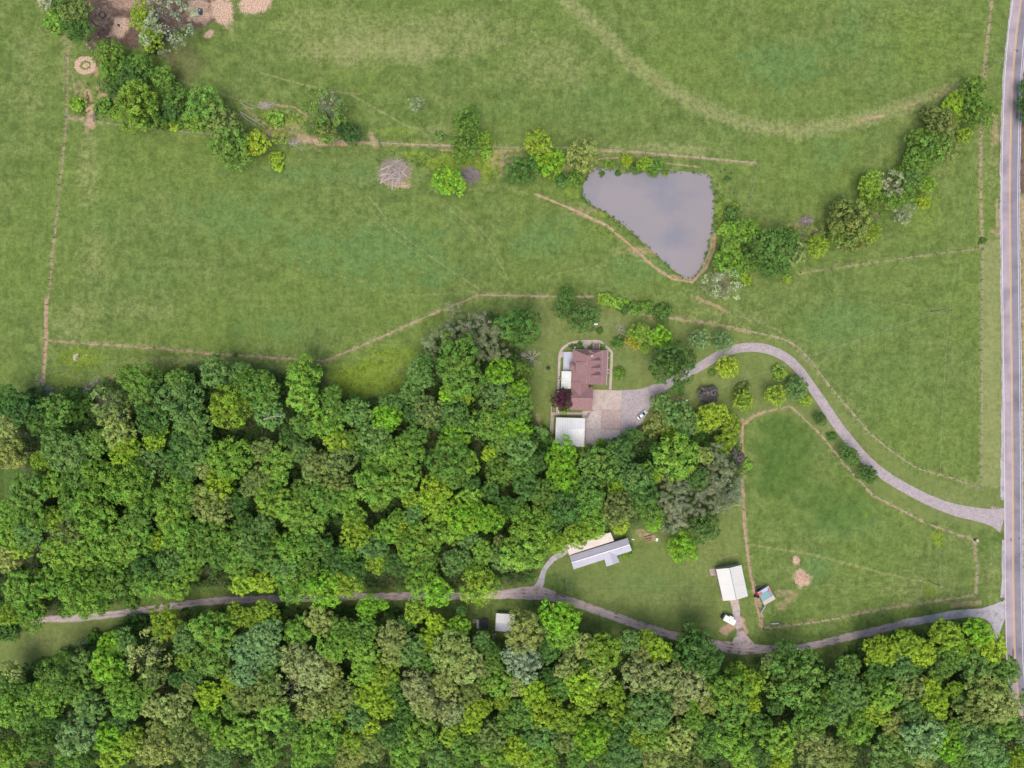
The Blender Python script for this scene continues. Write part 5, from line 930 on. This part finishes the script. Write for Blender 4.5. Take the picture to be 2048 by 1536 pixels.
for t in spill: t['spill'] = True
live = [t for t in trees if not t.get('spill')]
fam = {}
for t in live:
    nm = KN[t['k']]; word = KW[nm]; cn = '' if t['c'] == 'x' else CN[t['c']]
    if t['k'] == 'r': word = 'round ' + word
    if t['k'] == 's': word = 'thin crowned ' + word
    t['what'] = (cn + ' ' + word).strip(); fam.setdefault((t['what'], t['z']), []).append(t)
for (what, z), ts in fam.items():
    ts.sort(key=lambda t: t['x'])
    for i, t in enumerate(ts):
        n = len(ts)
        if n == 1: t['label'] = f"{what}, the only one {'at the ' if t['f'] else ''}{z}" if len((what + z).split()) < (10 if t['f'] else 12) else f'{what}, {z}'
        elif n == 2:
            a, b = ts; 
            if abs(a['r'] - b['r']) > 5: t['label'] = f"{'larger' if t['r'] == max(a['r'], b['r']) else 'smaller'} {what}, {z}"
            else: t['label'] = f"{('left', 'right')[i]} one of two, {what}, {z}"
        else: t['label'] = f'{ORD[min(i, 19)]} {what} from left, {z}'
        w = t['label'].split()
        if len(w) > 16: t['label'] = ' '.join(t['label'].replace('the only one ', '').replace(' of wood', ', wood').split()[:16])
def place_tree(t, i):
    k = t['k']; r_ = t['r'] * S * (1.16 if t['f'] else 1.06)
    if k == 'u': depth = r_ * .95; h = depth * .95; mesh = PBU[i % 3]
    elif k == 'x': h = max(3.0, r_ * 1.25); depth = h * .7; mesh = PD[i % 3]
    elif k == 'p': depth = r_ * 1.35; h = (14 + rt.uniform(-1.5, 2.5)); mesh = PP[i % 4]
    else:
        depth = r_ * rt.uniform(1.15, 1.4); h = (min(20, 8.5 + r_ * 1.25) + rt.uniform(-1.5, 2.5)) if t['f'] else max(depth * 1.15, min(14, r_ * 1.6 + 1.0)); mesh = (PF[i % 3] if k == 'f' else PR[i % 2] if k == 'r' else PS[i % 3] if k == 's' else PB[i % 8])
        if h < depth + .8: depth = h * .85
    zc = h - depth * .45; p = P(t['x'], t['y'], zc); rr = r_ * (H - zc) / H
    root = thing(KN[k], t['label'], {'broadleaf_tree': 'tree', 'pine_tree': 'pine tree', 'shrub': 'shrub', 'dead_tree': 'dead tree'}[KN[k]], (p.x, p.y, gh(t['x'], t['y']) - .02), rt.uniform(0, 6.28),
                 None)
    root['group'] = ('shrubs ' if k == 'u' else 'pines ' if k == 'p' else 'dead trees ' if k == 'x' else 'trees ') + (('of the wood above the track' if 'above' in t['z'] else 'of the wood below the track') if t['f'] else 'scattered over the farm')
    if k == 'x':
        b = bpy.data.objects.new('branches', mesh); COL.objects.link(b); b.parent = root; b.location = (0, 0, h * .3); b.scale = (rr * 1.02, rr * 1.02, h * .55)
        tk_ = bpy.data.objects.new('trunk', TRD); COL.objects.link(tk_); tk_.parent = root; tk_.scale = (h * .9, h * .9, h * .45)
        return
    hz = mesh['hz']; c = bpy.data.objects.new('foliage' if k == 'u' else 'crown', mesh); COL.objects.link(c); c.parent = root; c.location = (0, 0, h - depth); c.scale = (rr * rt.uniform(.96, 1.08), rr * rt.uniform(.96, 1.08), depth / (2 * hz))
    col = np.array(LC[t['c']]) * (np.array([1.04, 1.11, 1.08]) if t['f'] else 1.13) * rt.uniform(.88, 1.13) * np.array([rt.uniform(.93, 1.07), 1, rt.uniform(.9, 1.12)]); c.color = (*[float(v) for v in col], 1)
    tr_ = bpy.data.objects.new('stem' if k == 'u' else 'trunk', TR[i % 4]); COL.objects.link(tr_); tr_.parent = root; s_ = h * .8; tr_.scale = (min(s_, rr * 2), min(s_, rr * 2), h * .86)
    if k == 's':
        b = bpy.data.objects.new('bare_branches', PD2[i % 2]); COL.objects.link(b); b.parent = root; b.location = (0, 0, (h - depth) + depth * .15); b.scale = (rr * .8, rr * .8, depth * .8)
TRD = trunk_mesh('dead_trunk', 877, M['deadwood'])
for i, t in enumerate(live): place_tree(t, i)
# ------------------------------------------------------------------ undergrowth of the woods: one mass of low leaves nobody could count
def tufts(name, pts, colr, label=None, hrange=(1.5, 6), per=46, leafsize=.75, rad=(1.6, 3.2), seed=5, cat=None, flat_=False):
    """pts: (px, py) clump positions"""
    rg = np.random.default_rng(seed); cc, nn, tt = [], [], []
    for x, y in pts:
        h = rg.uniform(*hrange); rr = rg.uniform(*rad); p = P(x, y, h); c = np.array([p.x, p.y, gh(x, y) + h - rr * .6 if not flat_ else gh(x, y) + .02]); f = unit(rg.normal(size=(per, 3)) + np.array([0, 0, .6])); st = rg.uniform(.15, .85)
        q = c + f * rr * rg.uniform(.5, 1.05, (per, 1)) * np.array([1, 1, .7 if not flat_ else .35]); q[:, 2] = np.maximum(q[:, 2], c[2] - rr if not flat_ else c[2]); cc.append(q); nn.append(unit(f + np.array([0, 0, .5]) + rg.normal(size=(per, 3)) * .3)); tt.append(np.clip(st + rg.uniform(-.3, .3, per), 0, 1))
    co, fa, tn = quads(np.concatenate(cc), np.concatenate(nn), leafsize, rg, np.concatenate(tt)); me = leaf_mesh(name, co, fa, tn); o = bpy.data.objects.new(name, me); COL.objects.link(o); o.color = (*colr, 1); props(o, label, cat, kind='stuff'); return o
LANE_PX = [(p[0], p[1]) for p in LANE[:-3]]
def poly_near(q):
    best = 1e9
    for i in range(len(LANE_PX) - 1):
        a, b = LANE_PX[i], LANE_PX[i + 1]; dx, dy = b[0] - a[0], b[1] - a[1]; u = max(0, min(1, ((q[0] - a[0]) * dx + (q[1] - a[1]) * dy) / (dx * dx + dy * dy))); best = min(best, math.hypot(q[0] - a[0] - u * dx, q[1] - a[1] - u * dy))
    return best
ru = random.Random(9); und = []
for poly in (UP, LO):
    ys = 1 
    y = min(p[1] for p in poly)
    while y < max(p[1] for p in poly):
        x = -30
        while x < 2080:
            q = (x + ru.uniform(-7, 7), y + ru.uniform(-7, 7))
            if in_poly(*q, poly) and poly_near(q) > 12 and not (math.hypot((q[0] - 15) / 45, (q[1] - 970) / 45) < 1) and not (1040 < q[0] < 1110 and 630 < q[1] < 830) : und.append(q)
            x += 14
        y += 14
tufts('undergrowth', und, (.068, .150, .034), 'low dark green undergrowth filling the gaps of both woods', (1.5, 7), 48, .85, cat='undergrowth')
def merged_crowns(ts):
    """the crowns past the first 300, as one mass of leaves with their trunks left in their shade"""
    V, T, K = [], [], []
    for i, t in enumerate(ts):
        me = PB[(i * 3 + 1) % 8]; n = len(me.vertices); co = np.empty(n * 3, np.float32); me.vertices.foreach_get('co', co); co = co.reshape(-1, 3); m = len(me.polygons); tn = np.empty(m, np.float32); me.attributes['tone'].data.foreach_get('value', tn)
        r_ = t['r'] * S * 1.12; h = 9.5 + r_ * 1.2; dz = r_ * 1.2; p = P(t['x'], t['y'], h - dz * .45); a = ru.uniform(0, 6.28); c, s_ = math.cos(a), math.sin(a)
        V.append(np.stack([(co[:, 0] * c - co[:, 1] * s_) * r_ + p.x, (co[:, 0] * s_ + co[:, 1] * c) * r_ + p.y, co[:, 2] * dz / (2 * me['hz']) + h - dz], -1)); T.append(np.clip(tn, 0, 1))
        col = np.array(LC[t['c']]) * np.array([1.04, 1.11, 1.08]) * ru.uniform(.88, 1.13) * np.array([ru.uniform(.93, 1.07), 1, ru.uniform(.9, 1.12)]); K.append(np.tile(np.append(col, 1.0), (m, 1)))
    co = np.concatenate(V); fa = np.arange(len(co)).reshape(-1, 4); me = leaf_mesh('woodland', co, fa, np.concatenate(T)); me.materials.clear(); me.materials.append(LEAF_MIXED)
    a = me.color_attributes.new('tint', 'FLOAT_COLOR', 'CORNER'); a.data.foreach_set('color', np.repeat(np.concatenate(K), 4, 0).astype(np.float32).ravel())
    o = bpy.data.objects.new('woodland', me); COL.objects.link(o)
    props(o, 'small trees squeezed in between the big crowns of both woods', 'woodland', kind='stuff')
if spill: merged_crowns(spill)
# weeds, pond plants
def scatter(blobs, seed):
    r_ = random.Random(seed); out = []
    for x, y, rx, ry, n in blobs:
        for k in range(n):
            a = r_.uniform(0, 6.28); d = math.sqrt(r_.random()); out.append((x + math.cos(a) * rx * d, y + math.sin(a) * ry * d))
    return out
tufts('weeds', scatter([(900, 325, 70, 20, 110), (975, 330, 26, 34, 70), (745, 760, 80, 36, 150), (790, 715, 60, 24, 60), (550, 245, 60, 22, 60), (160, 720, 50, 20, 60), (800, 280, 50, 10, 30), (1878, 1078, 10, 20, 20), (350, 735, 60, 10, 30)], 21), (.25, .33, .03), 'yellow-green weeds in the rough grass', (.3, .6), 9, .38, (.4, 1.0), 8, 'weeds', True)
tufts('weeds', scatter([(560, 240, 50, 25, 60), (850, 320, 100, 24, 80), (190, 200, 40, 40, 50), (1250, 612, 40, 8, 30), (1450, 400, 22, 70, 60), (1180, 395, 20, 10, 30), (1230, 460, 60, 10, 20), (900, 1150, 60, 8, 20), (20, 1120, 20, 60, 30)], 22), (.09, .19, .035), 'mid green weeds in the rough grass', (.3, .6), 10, .42, (.4, 1.1), 9, 'weeds', True)
shore = []
rs = random.Random(31)
for i in range(len(POND)):
    a = POND[i]; b = POND[(i + 1) % len(POND)]; L_ = math.hypot(b[0] - a[0], b[1] - a[1])
    for k in range(int(L_ / 4.5)):
        u = rs.random()
        if rs.random() < .8: shore.append((a[0] + (b[0] - a[0]) * u + rs.uniform(-3, 2.4), a[1] + (b[1] - a[1]) * u + rs.uniform(-3, 2.4)))
shore += [(1202, 345), (1203, 347), (1200, 345), (1232, 346), (1235, 348), (1332, 351), (1330, 349), (1418, 401), (1417, 394), (1418, 440), (1410, 502), (1411, 507), (1413, 511), (1197, 405), (1240, 350), (1415, 380), (1417, 385)]
tufts('shore_plants', shore, (.085, .19, .045), 'green water plants along the pond edge', (.2, .5), 12, .42, (.35, .9), 12, 'water plants', True)
bpy.data.objects['shore_plants'].location.z = .12
# ------------------------------------------------------------------ brush piles and fallen wood
def sticks(name, label, cat, cx, cy, rx, ry, n, lens, mat, seed, rr=(.04, .09), radial=False, ang=None, h=1.6):
    rnd = random.Random(seed); mb = MB()
    for i in range(n):
        a = rnd.uniform(0, 6.28); d = math.sqrt(rnd.random()); x = cx + math.cos(a) * rx * d * .8; y = cy + math.sin(a) * ry * d * .8; p = P(x, y); z = .15 + h * (1 - d) * rnd.uniform(.3, 1)
        t = (ang + rnd.gauss(0, .35)) if ang is not None else rnd.uniform(0, 3.14); l = rnd.uniform(*lens); v = Vector((math.cos(t) * l / 2, math.sin(t) * l / 2, rnd.uniform(-.2, .2) * l * .3)); k = Vector((rnd.uniform(-1, 1), rnd.uniform(-1, 1), .3)) * l * .07
        r0 = rnd.uniform(*rr); c = Vector((p.x, p.y, z)); mb.tube([c - v, c + k, c + v], [r0, r0 * .8, r0 * .35], 4)
        for j in range(2):
            q = c + v * rnd.uniform(-.3, .8); w = Vector((math.cos(t + rnd.choice((-.7, .7))), math.sin(t + rnd.choice((-.7, .7))), .2)) * l * .25; mb.tube([q, q + w], [r0 * .5, r0 * .2], 3)
    return props(mb.build(name, mat), label, cat)
sticks('brush_pile', 'large round pile of pale dead branches in the field', 'brush pile', 788, 344, 34, 31, 230, (2, 6), M['deadwood'], 1)
sticks('brush_pile', 'thick pale trunks lying on top of the large round brush pile', 'log pile', 788, 346, 30, 26, 16, (4, 8), mat_noise('bleached_wood', (.48, .41, .37), (.66, .58, .53), 1, .9), 12, (.14, .22), h=2.2)
sticks('brush_pile', 'smaller purple-grey brush pile beside the bright green tree', 'brush pile', 940, 351, 23, 17, 170, (2, 4.5), M['deadwood2'], 2, ang=R(-35))
sticks('brush_pile', 'little heap of grey branches above the fallen logs', 'brush pile', 535, 211, 16, 8, 40, (1.5, 4.5), M['deadwood'], 3, ang=R(15), h=.8)
sticks('brush_pile', 'tangle of broken branches at the wood edge near the left', 'brush pile', 180, 785, 20, 12, 60, (2, 6), M['deadwood'], 4, h=2)
sticks('brush_pile', 'pinkish dead brush where the west fence meets the wood', 'brush pile', 92, 790, 20, 16, 120, (1.5, 5), M['deadwood'], 5, h=2)
sticks('brush_pile', 'dark fallen branches in the hedgerow gap', 'brush pile', 1612, 441, 14, 9, 60, (1.5, 4), M['deadwood2'], 6, ang=R(20))
sticks('brush_pile', 'small brush heap at the forecourt corner by the trees', 'brush pile', 1281, 856, 9, 7, 40, (1, 3), M['bark'], 7, h=.8)
sticks('brush_pile', 'cut branches under the hedgerow tree', 'brush pile', 590, 285, 12, 5, 24, (2, 4), M['deadwood'], 8, h=.5)
def log(label, pts, r_, mat=None, twigs=0, name='fallen_log', cat='log', seed=0):
    rnd = random.Random(seed); w = [P(x, y) for x, y in pts]; q = [(p.x, p.y, r_ + .02 + .05 * i) for i, p in enumerate(w)]; mb = MB().tube(q, [r_ * (1 - .6 * i / (len(q) - 1)) for i in range(len(q))], 7)
    for k in range(twigs):
        u = rnd.uniform(.2, 1) * (len(q) - 1); i = min(int(u), len(q) - 2); c = Vector(q[i]).lerp(Vector(q[i + 1]), u - i); d = (Vector(q[i + 1]) - Vector(q[i])).normalized(); s = rnd.choice((-1, 1)); e = Vector((d.x - d.y * s, d.y + d.x * s, .25)) * rnd.uniform(.8, 2.2); mb.tube([c, c + e * .6, c + e], [r_ * .4, r_ * .25, r_ * .1], 4)
    return props(mb.build(name, mat or M['deadwood']), label, cat)
log('upper pale fallen log left of the little grey heap', [(482, 206), (492, 213), (507, 219)], .22, twigs=2)
log('long fallen log running down toward the yellow-green tree', [(481, 224), (500, 236), (518, 247), (532, 256)], .2, twigs=4, seed=2)
log('shorter fallen log beside the long one', [(482, 226), (492, 238), (505, 246), (515, 253)], .16, twigs=2, seed=3)
log('thin bare branch pointing right from the fallen tree', [(584, 286), (600, 282), (628, 278)], .1, twigs=4, seed=4)
log('thin bare branch pointing down right from the fallen tree', [(584, 288), (595, 295), (606, 301)], .1, twigs=5, seed=5)
log('leaning pale trunk above the wood’s top left corner', [(44, 792), (60, 799), (90, 803), (115, 800)], .25, twigs=6, seed=6)
log('short white snag standing out of dark foliage at left', [(53, 808), (55, 826)], .2, seed=7)
log('bare pale limb among crowns above the track, left of centre', [(555, 835), (570, 830), (592, 828)], .3, twigs=5, seed=10).location.z = 15
# hay heaps ------------------------------------------------------------
def heap(label, cx, cy, rx, ry, h, seed, name='hay_pile'):
    rg = np.random.default_rng(seed); n, m = 9, 26; vs = []; p = P(cx, cy); ph = rg.uniform(0, 6, 3)
    for i in range(n):
        u = i / (n - 1)
        for k in range(m):
            t = 2 * math.pi * k / m; rr = (1 - u) * (1 + .13 * math.sin(3 * t + ph[0]) + .08 * math.sin(7 * t + ph[1]) + rg.uniform(-.05, .05)); vs.append((p.x + math.cos(t) * rx * S * rr, p.y + math.sin(t) * ry * S * rr, -.03 + h * math.sin(u * math.pi / 2) * (1 + rg.uniform(-.09, .09))))
    fs = [(i * m + k, i * m + (k + 1) % m, (i + 1) * m + (k + 1) % m, (i + 1) * m + k) for i in range(n - 1) for k in range(m)]
    o = me_obj(name, vs, fs, M['hay'], None, True); mb = MB(); rnd = random.Random(seed)
    return props(o, label, 'hay pile')
heap('larger trampled hay heap in the paddock', 1604, 1157, 15, 13, .7, 1); heap('smaller hay heap in the paddock', 1592, 1120, 8, 9, .5, 2)
heap('straw heap in the middle of the trampled ring', 171, 131, 5, 5, .3, 4)
# ------------------------------------------------------------------ fences
FL = dict(west='wire fence along the left edge of the fields', mid='wire fence across the fields above the upper wood', garden='wire fence between the lawn and the right hand field', road='wire fence along the highway verge', cross='wire fence below the hedgerow',
          hedge='wire fence along the row of trees from the muddy lot to the pond', pond='wire fence down the right side of the pond', roadnorth='wire fence beside the highway above the hedgerow', paddock='wire fence round the paddock with the hay heaps')
def post_mesh(seed, w=.16, h=1.35):
    rnd = random.Random(seed); mb = MB().tube([(0, 0, -.2), (rnd.uniform(-.02, .02), 0, h * .6), (rnd.uniform(-.04, .04), rnd.uniform(-.04, .04), h)], [w * .6, w * .55, w * .5], 7)
    me = bpy.data.meshes.new('post'); me.from_pydata(mb.v, [], mb.f); me.update(); me.materials.append(M['post']); return me
PM = [post_mesh(i) for i in range(3)] + [post_mesh(9, .24, 1.5)]
for k, pts in FENCES.items():
    p0 = P(*pts[0]); root = thing('wire_fence', FL[k], 'fence', p0); wp = [P(*p) for p in pts]; wires = MB(); cnt = 0
    tot = sum((wp[i + 1] - wp[i]).length for i in range(len(wp) - 1)); stepm = max(4.2, tot / 92)
    for i in range(len(wp) - 1):
        a, b = wp[i], wp[i + 1]; n = max(1, round((b - a).length / stepm))
        for j in range(n + (1 if i == len(wp) - 2 else 0)):
            q = a.lerp(b, j / n); o = bpy.data.objects.new('post', PM[3] if j == 0 or j == n else PM[(i + j) % 3]); COL.objects.link(o); o.parent = root; o.location = q - p0; o.rotation_euler = (0, 0, j * 1.3)
        for z in (.4, .8, 1.2): wires.tube([(a.x, a.y, z), (b.x, b.y, z)], .018, 3)
    local(wires.build('wire', M['wire']), root)
def gate(label, a, b, mat):
    A_, B_ = P(*a), P(*b); d = (B_ - A_); t = thing('field_gate', label, 'gate', A_, math.atan2(d.y, d.x)); l = d.length; fr = MB()
    for x in (0, l): fr.tube([(x, 0, .15), (x, 0, 1.3)], .04, 6)
    fr.build('frame', mat, t); br = MB()
    for z in (.2, .45, .7, .95, 1.25): br.tube([(0, 0, z), (l, 0, z)], .045, 5)
    br.build('bars', mat, t); lt = MB().tube([(l, 0, .9), (l + .15, 0, .9)], .03).build('latch', M['chrome'], t)
gs = plain('gate_steel', (.30, .36, .34), .5, .3)
gate('grey metal gate standing open at the earth gateway', (192, 215), (189, 240), gs); gate('green-grey metal gate in the field fence above the brush pile', (757, 276), (761, 293), gs)
gate('small metal gate at the left end of the row of trees', (133, 233), (144, 234), gs); gate('dark metal gate at the paddock’s lower corner', (1525, 1258), (1537, 1258), M['post'])
# utility poles and lines ------------------------------------------------
def upole(label, bx, by, top, arm=True, extra=None, rz=0):
    base = P(bx, by); r0 = base.length; h = top; t = thing('utility_pole', label, 'utility pole', base, rz)
    mat = M['wood']; MB().tube([(0, 0, -.3), (0, 0, h * .5), (0, 0, h)], [.19, .16, .12], 8).build('pole', mat, t)
    if arm:
        MB().box((0, 0, h - .5), (2.2, .12, .14)).build('crossarm', mat, t)
        for x in (-1.0, 0.02, 1.0): MB().tube([(x, 0, h - .43 if x != .02 else h), (x, 0, h - .2 if x != .02 else h + .22)], .06, 6).build('insulator', M['trim'], t)
    if extra: MB().tube([(.35, 0, h - 2.2), (.35, 0, h - 1.2)], .28, 12).build('transformer', M['white_paint'], t)
    return base + Vector((0, 0, h))
t1 = upole('tall pale utility pole beside the highway at the top right', 1970.5, 140, 9.3, rz=.5); t2 = upole('utility pole in the right hand field', 1862, 623.5, 12.0, rz=.2)
t3 = upole('short weathered utility pole in the paddock', 1858, 1162, 7.6, rz=1.0); t4 = upole('utility pole with white transformer on the lawn near the round dark shrub', 1360, 799.5, 10.5, False, True)
t5 = upole('slim service pole on the lawn below the grey farm building', 1128, 1161, 9.0, False)
hx = P(1140, 1100, 3.2)
def span(label, a, b, sag, r_=.035):
    n = 16; pts = []
    for i in range(n + 1):
        u = i / n; p = a.lerp(b, u); pts.append((p.x, p.y, p.z - .3 - sag * 4 * u * (1 - u)))
    props(MB().tube(pts, r_, 4).build('power_line', M['wire']), label, 'power line')
span('long power line from the field pole to the lawn pole', t2, t4, 3.0, .035); span('power line from the roadside pole down to the field pole', t1, t2, 2.2, .02); span('power line from the field pole south to the paddock pole', t2, t3, 2.5, .02)
span('power line from the paddock pole to the service pole', t3, t5, 2.2, .02); span('service wire down to the grey farm building', t5, hx, .5, .03)
# small roadside and field things -----------------------------------------
mbx = thing('mailbox', 'small black topped mailbox where the gravel lane meets the highway', 'mailbox', P(2000.5, 1199.5)); MB().box((0, 0, .5), (.1, .1, 1.0)).build('post', M['wood'], mbx); MB().box((0, 0, 1.1), (.28, .6, .3)).build('box', M['black'], mbx)
bs = thing('stone_pillar', 'pale stone gate pillar at the end of the paddock fence', 'pillar', P(1951.5, 1080.5)); MB().box((0, 0, .45), (.95, .95, .9)).build('base', M['concrete'], bs); MB().box((0, 0, .95), (1.1, 1.1, .1)).build('cap', M['concrete'], bs)
pr = thing('barrel', 'black barrel next to the pale stone pillar', 'barrel', P(1948, 1079.5)); MB().tube([(0, 0, 0), (0, 0, .1), (0, 0, .8), (0, 0, .9)], [.3, .33, .33, .3], 12).build('drum', M['black'], pr); MB().tube([(0, 0, .9), (0, 0, .94)], .28, 12).build('lid', M['black'], pr)
cv = MB(); rk = random.Random(77)
def rocks(label, pts, mat, size=(.25, .6), seed=1, name='rock_pile'):
    r_ = random.Random(seed); mb = MB()
    for x, y in pts:
        p = P(x, y); s_ = r_.uniform(*size); q = []
        vs, fs = [], []
        for i, (zz_, rr) in enumerate(((-.1, .8), (.25, 1), (.5, .55))):
            for k in range(6):
                t = 6.28 * k / 6 + i * .4; vs.append((p.x + math.cos(t) * rr * s_ * r_.uniform(.75, 1.15), p.y + math.sin(t) * rr * s_ * r_.uniform(.75, 1.15), gh(x, y) + zz_ * s_ * 1.2))
        fs = [(i * 6 + k, i * 6 + (k + 1) % 6, i * 6 + 6 + (k + 1) % 6, i * 6 + 6 + k) for i in range(2) for k in range(6)] + [tuple(range(12, 18))]; mb.add(vs, fs)
    return props(mb.build(name, mat), label, 'rocks')
rocks('pale stones beside the upper end of the driveway mouth', [(1984 + i * 1.8, 1014 + (i % 3) * 2.5) for i in range(8)], M['concrete_pink'], seed=2)
rocks('pale rocks in the small field above the wood', [(152, 714), (153, 710), (150, 717), (155, 709), (173, 710), (151, 712), (149, 715)], M['concrete_grey'], (.3, .8), 3)
rocks('stones along the pond’s lower left bank', [(1218 + i * 4.3 + (i * 7 % 3), 427 + i * 3.9 + (i * 5 % 4)) for i in range(7)], M['gravel'], (.2, .35), 4)
rocks('white debris scattered on the lot’s lower edge', [(174, 89), (180, 96), (189, 87), (196, 74), (215, 73), (198, 18), (212, 12)], M['concrete'], (.2, .4), 5)
ch = P(1361, 799)
# ------------------------------------------------------------------ origins: nothing else to do
print('objects', len(bpy.data.objects), 'broadleaf', len(bl), 'spill', len(spill), 'shrubs', sum(t['k'] == 'u' for t in trees), 'pines', sum(t['k'] == 'p' for t in trees))
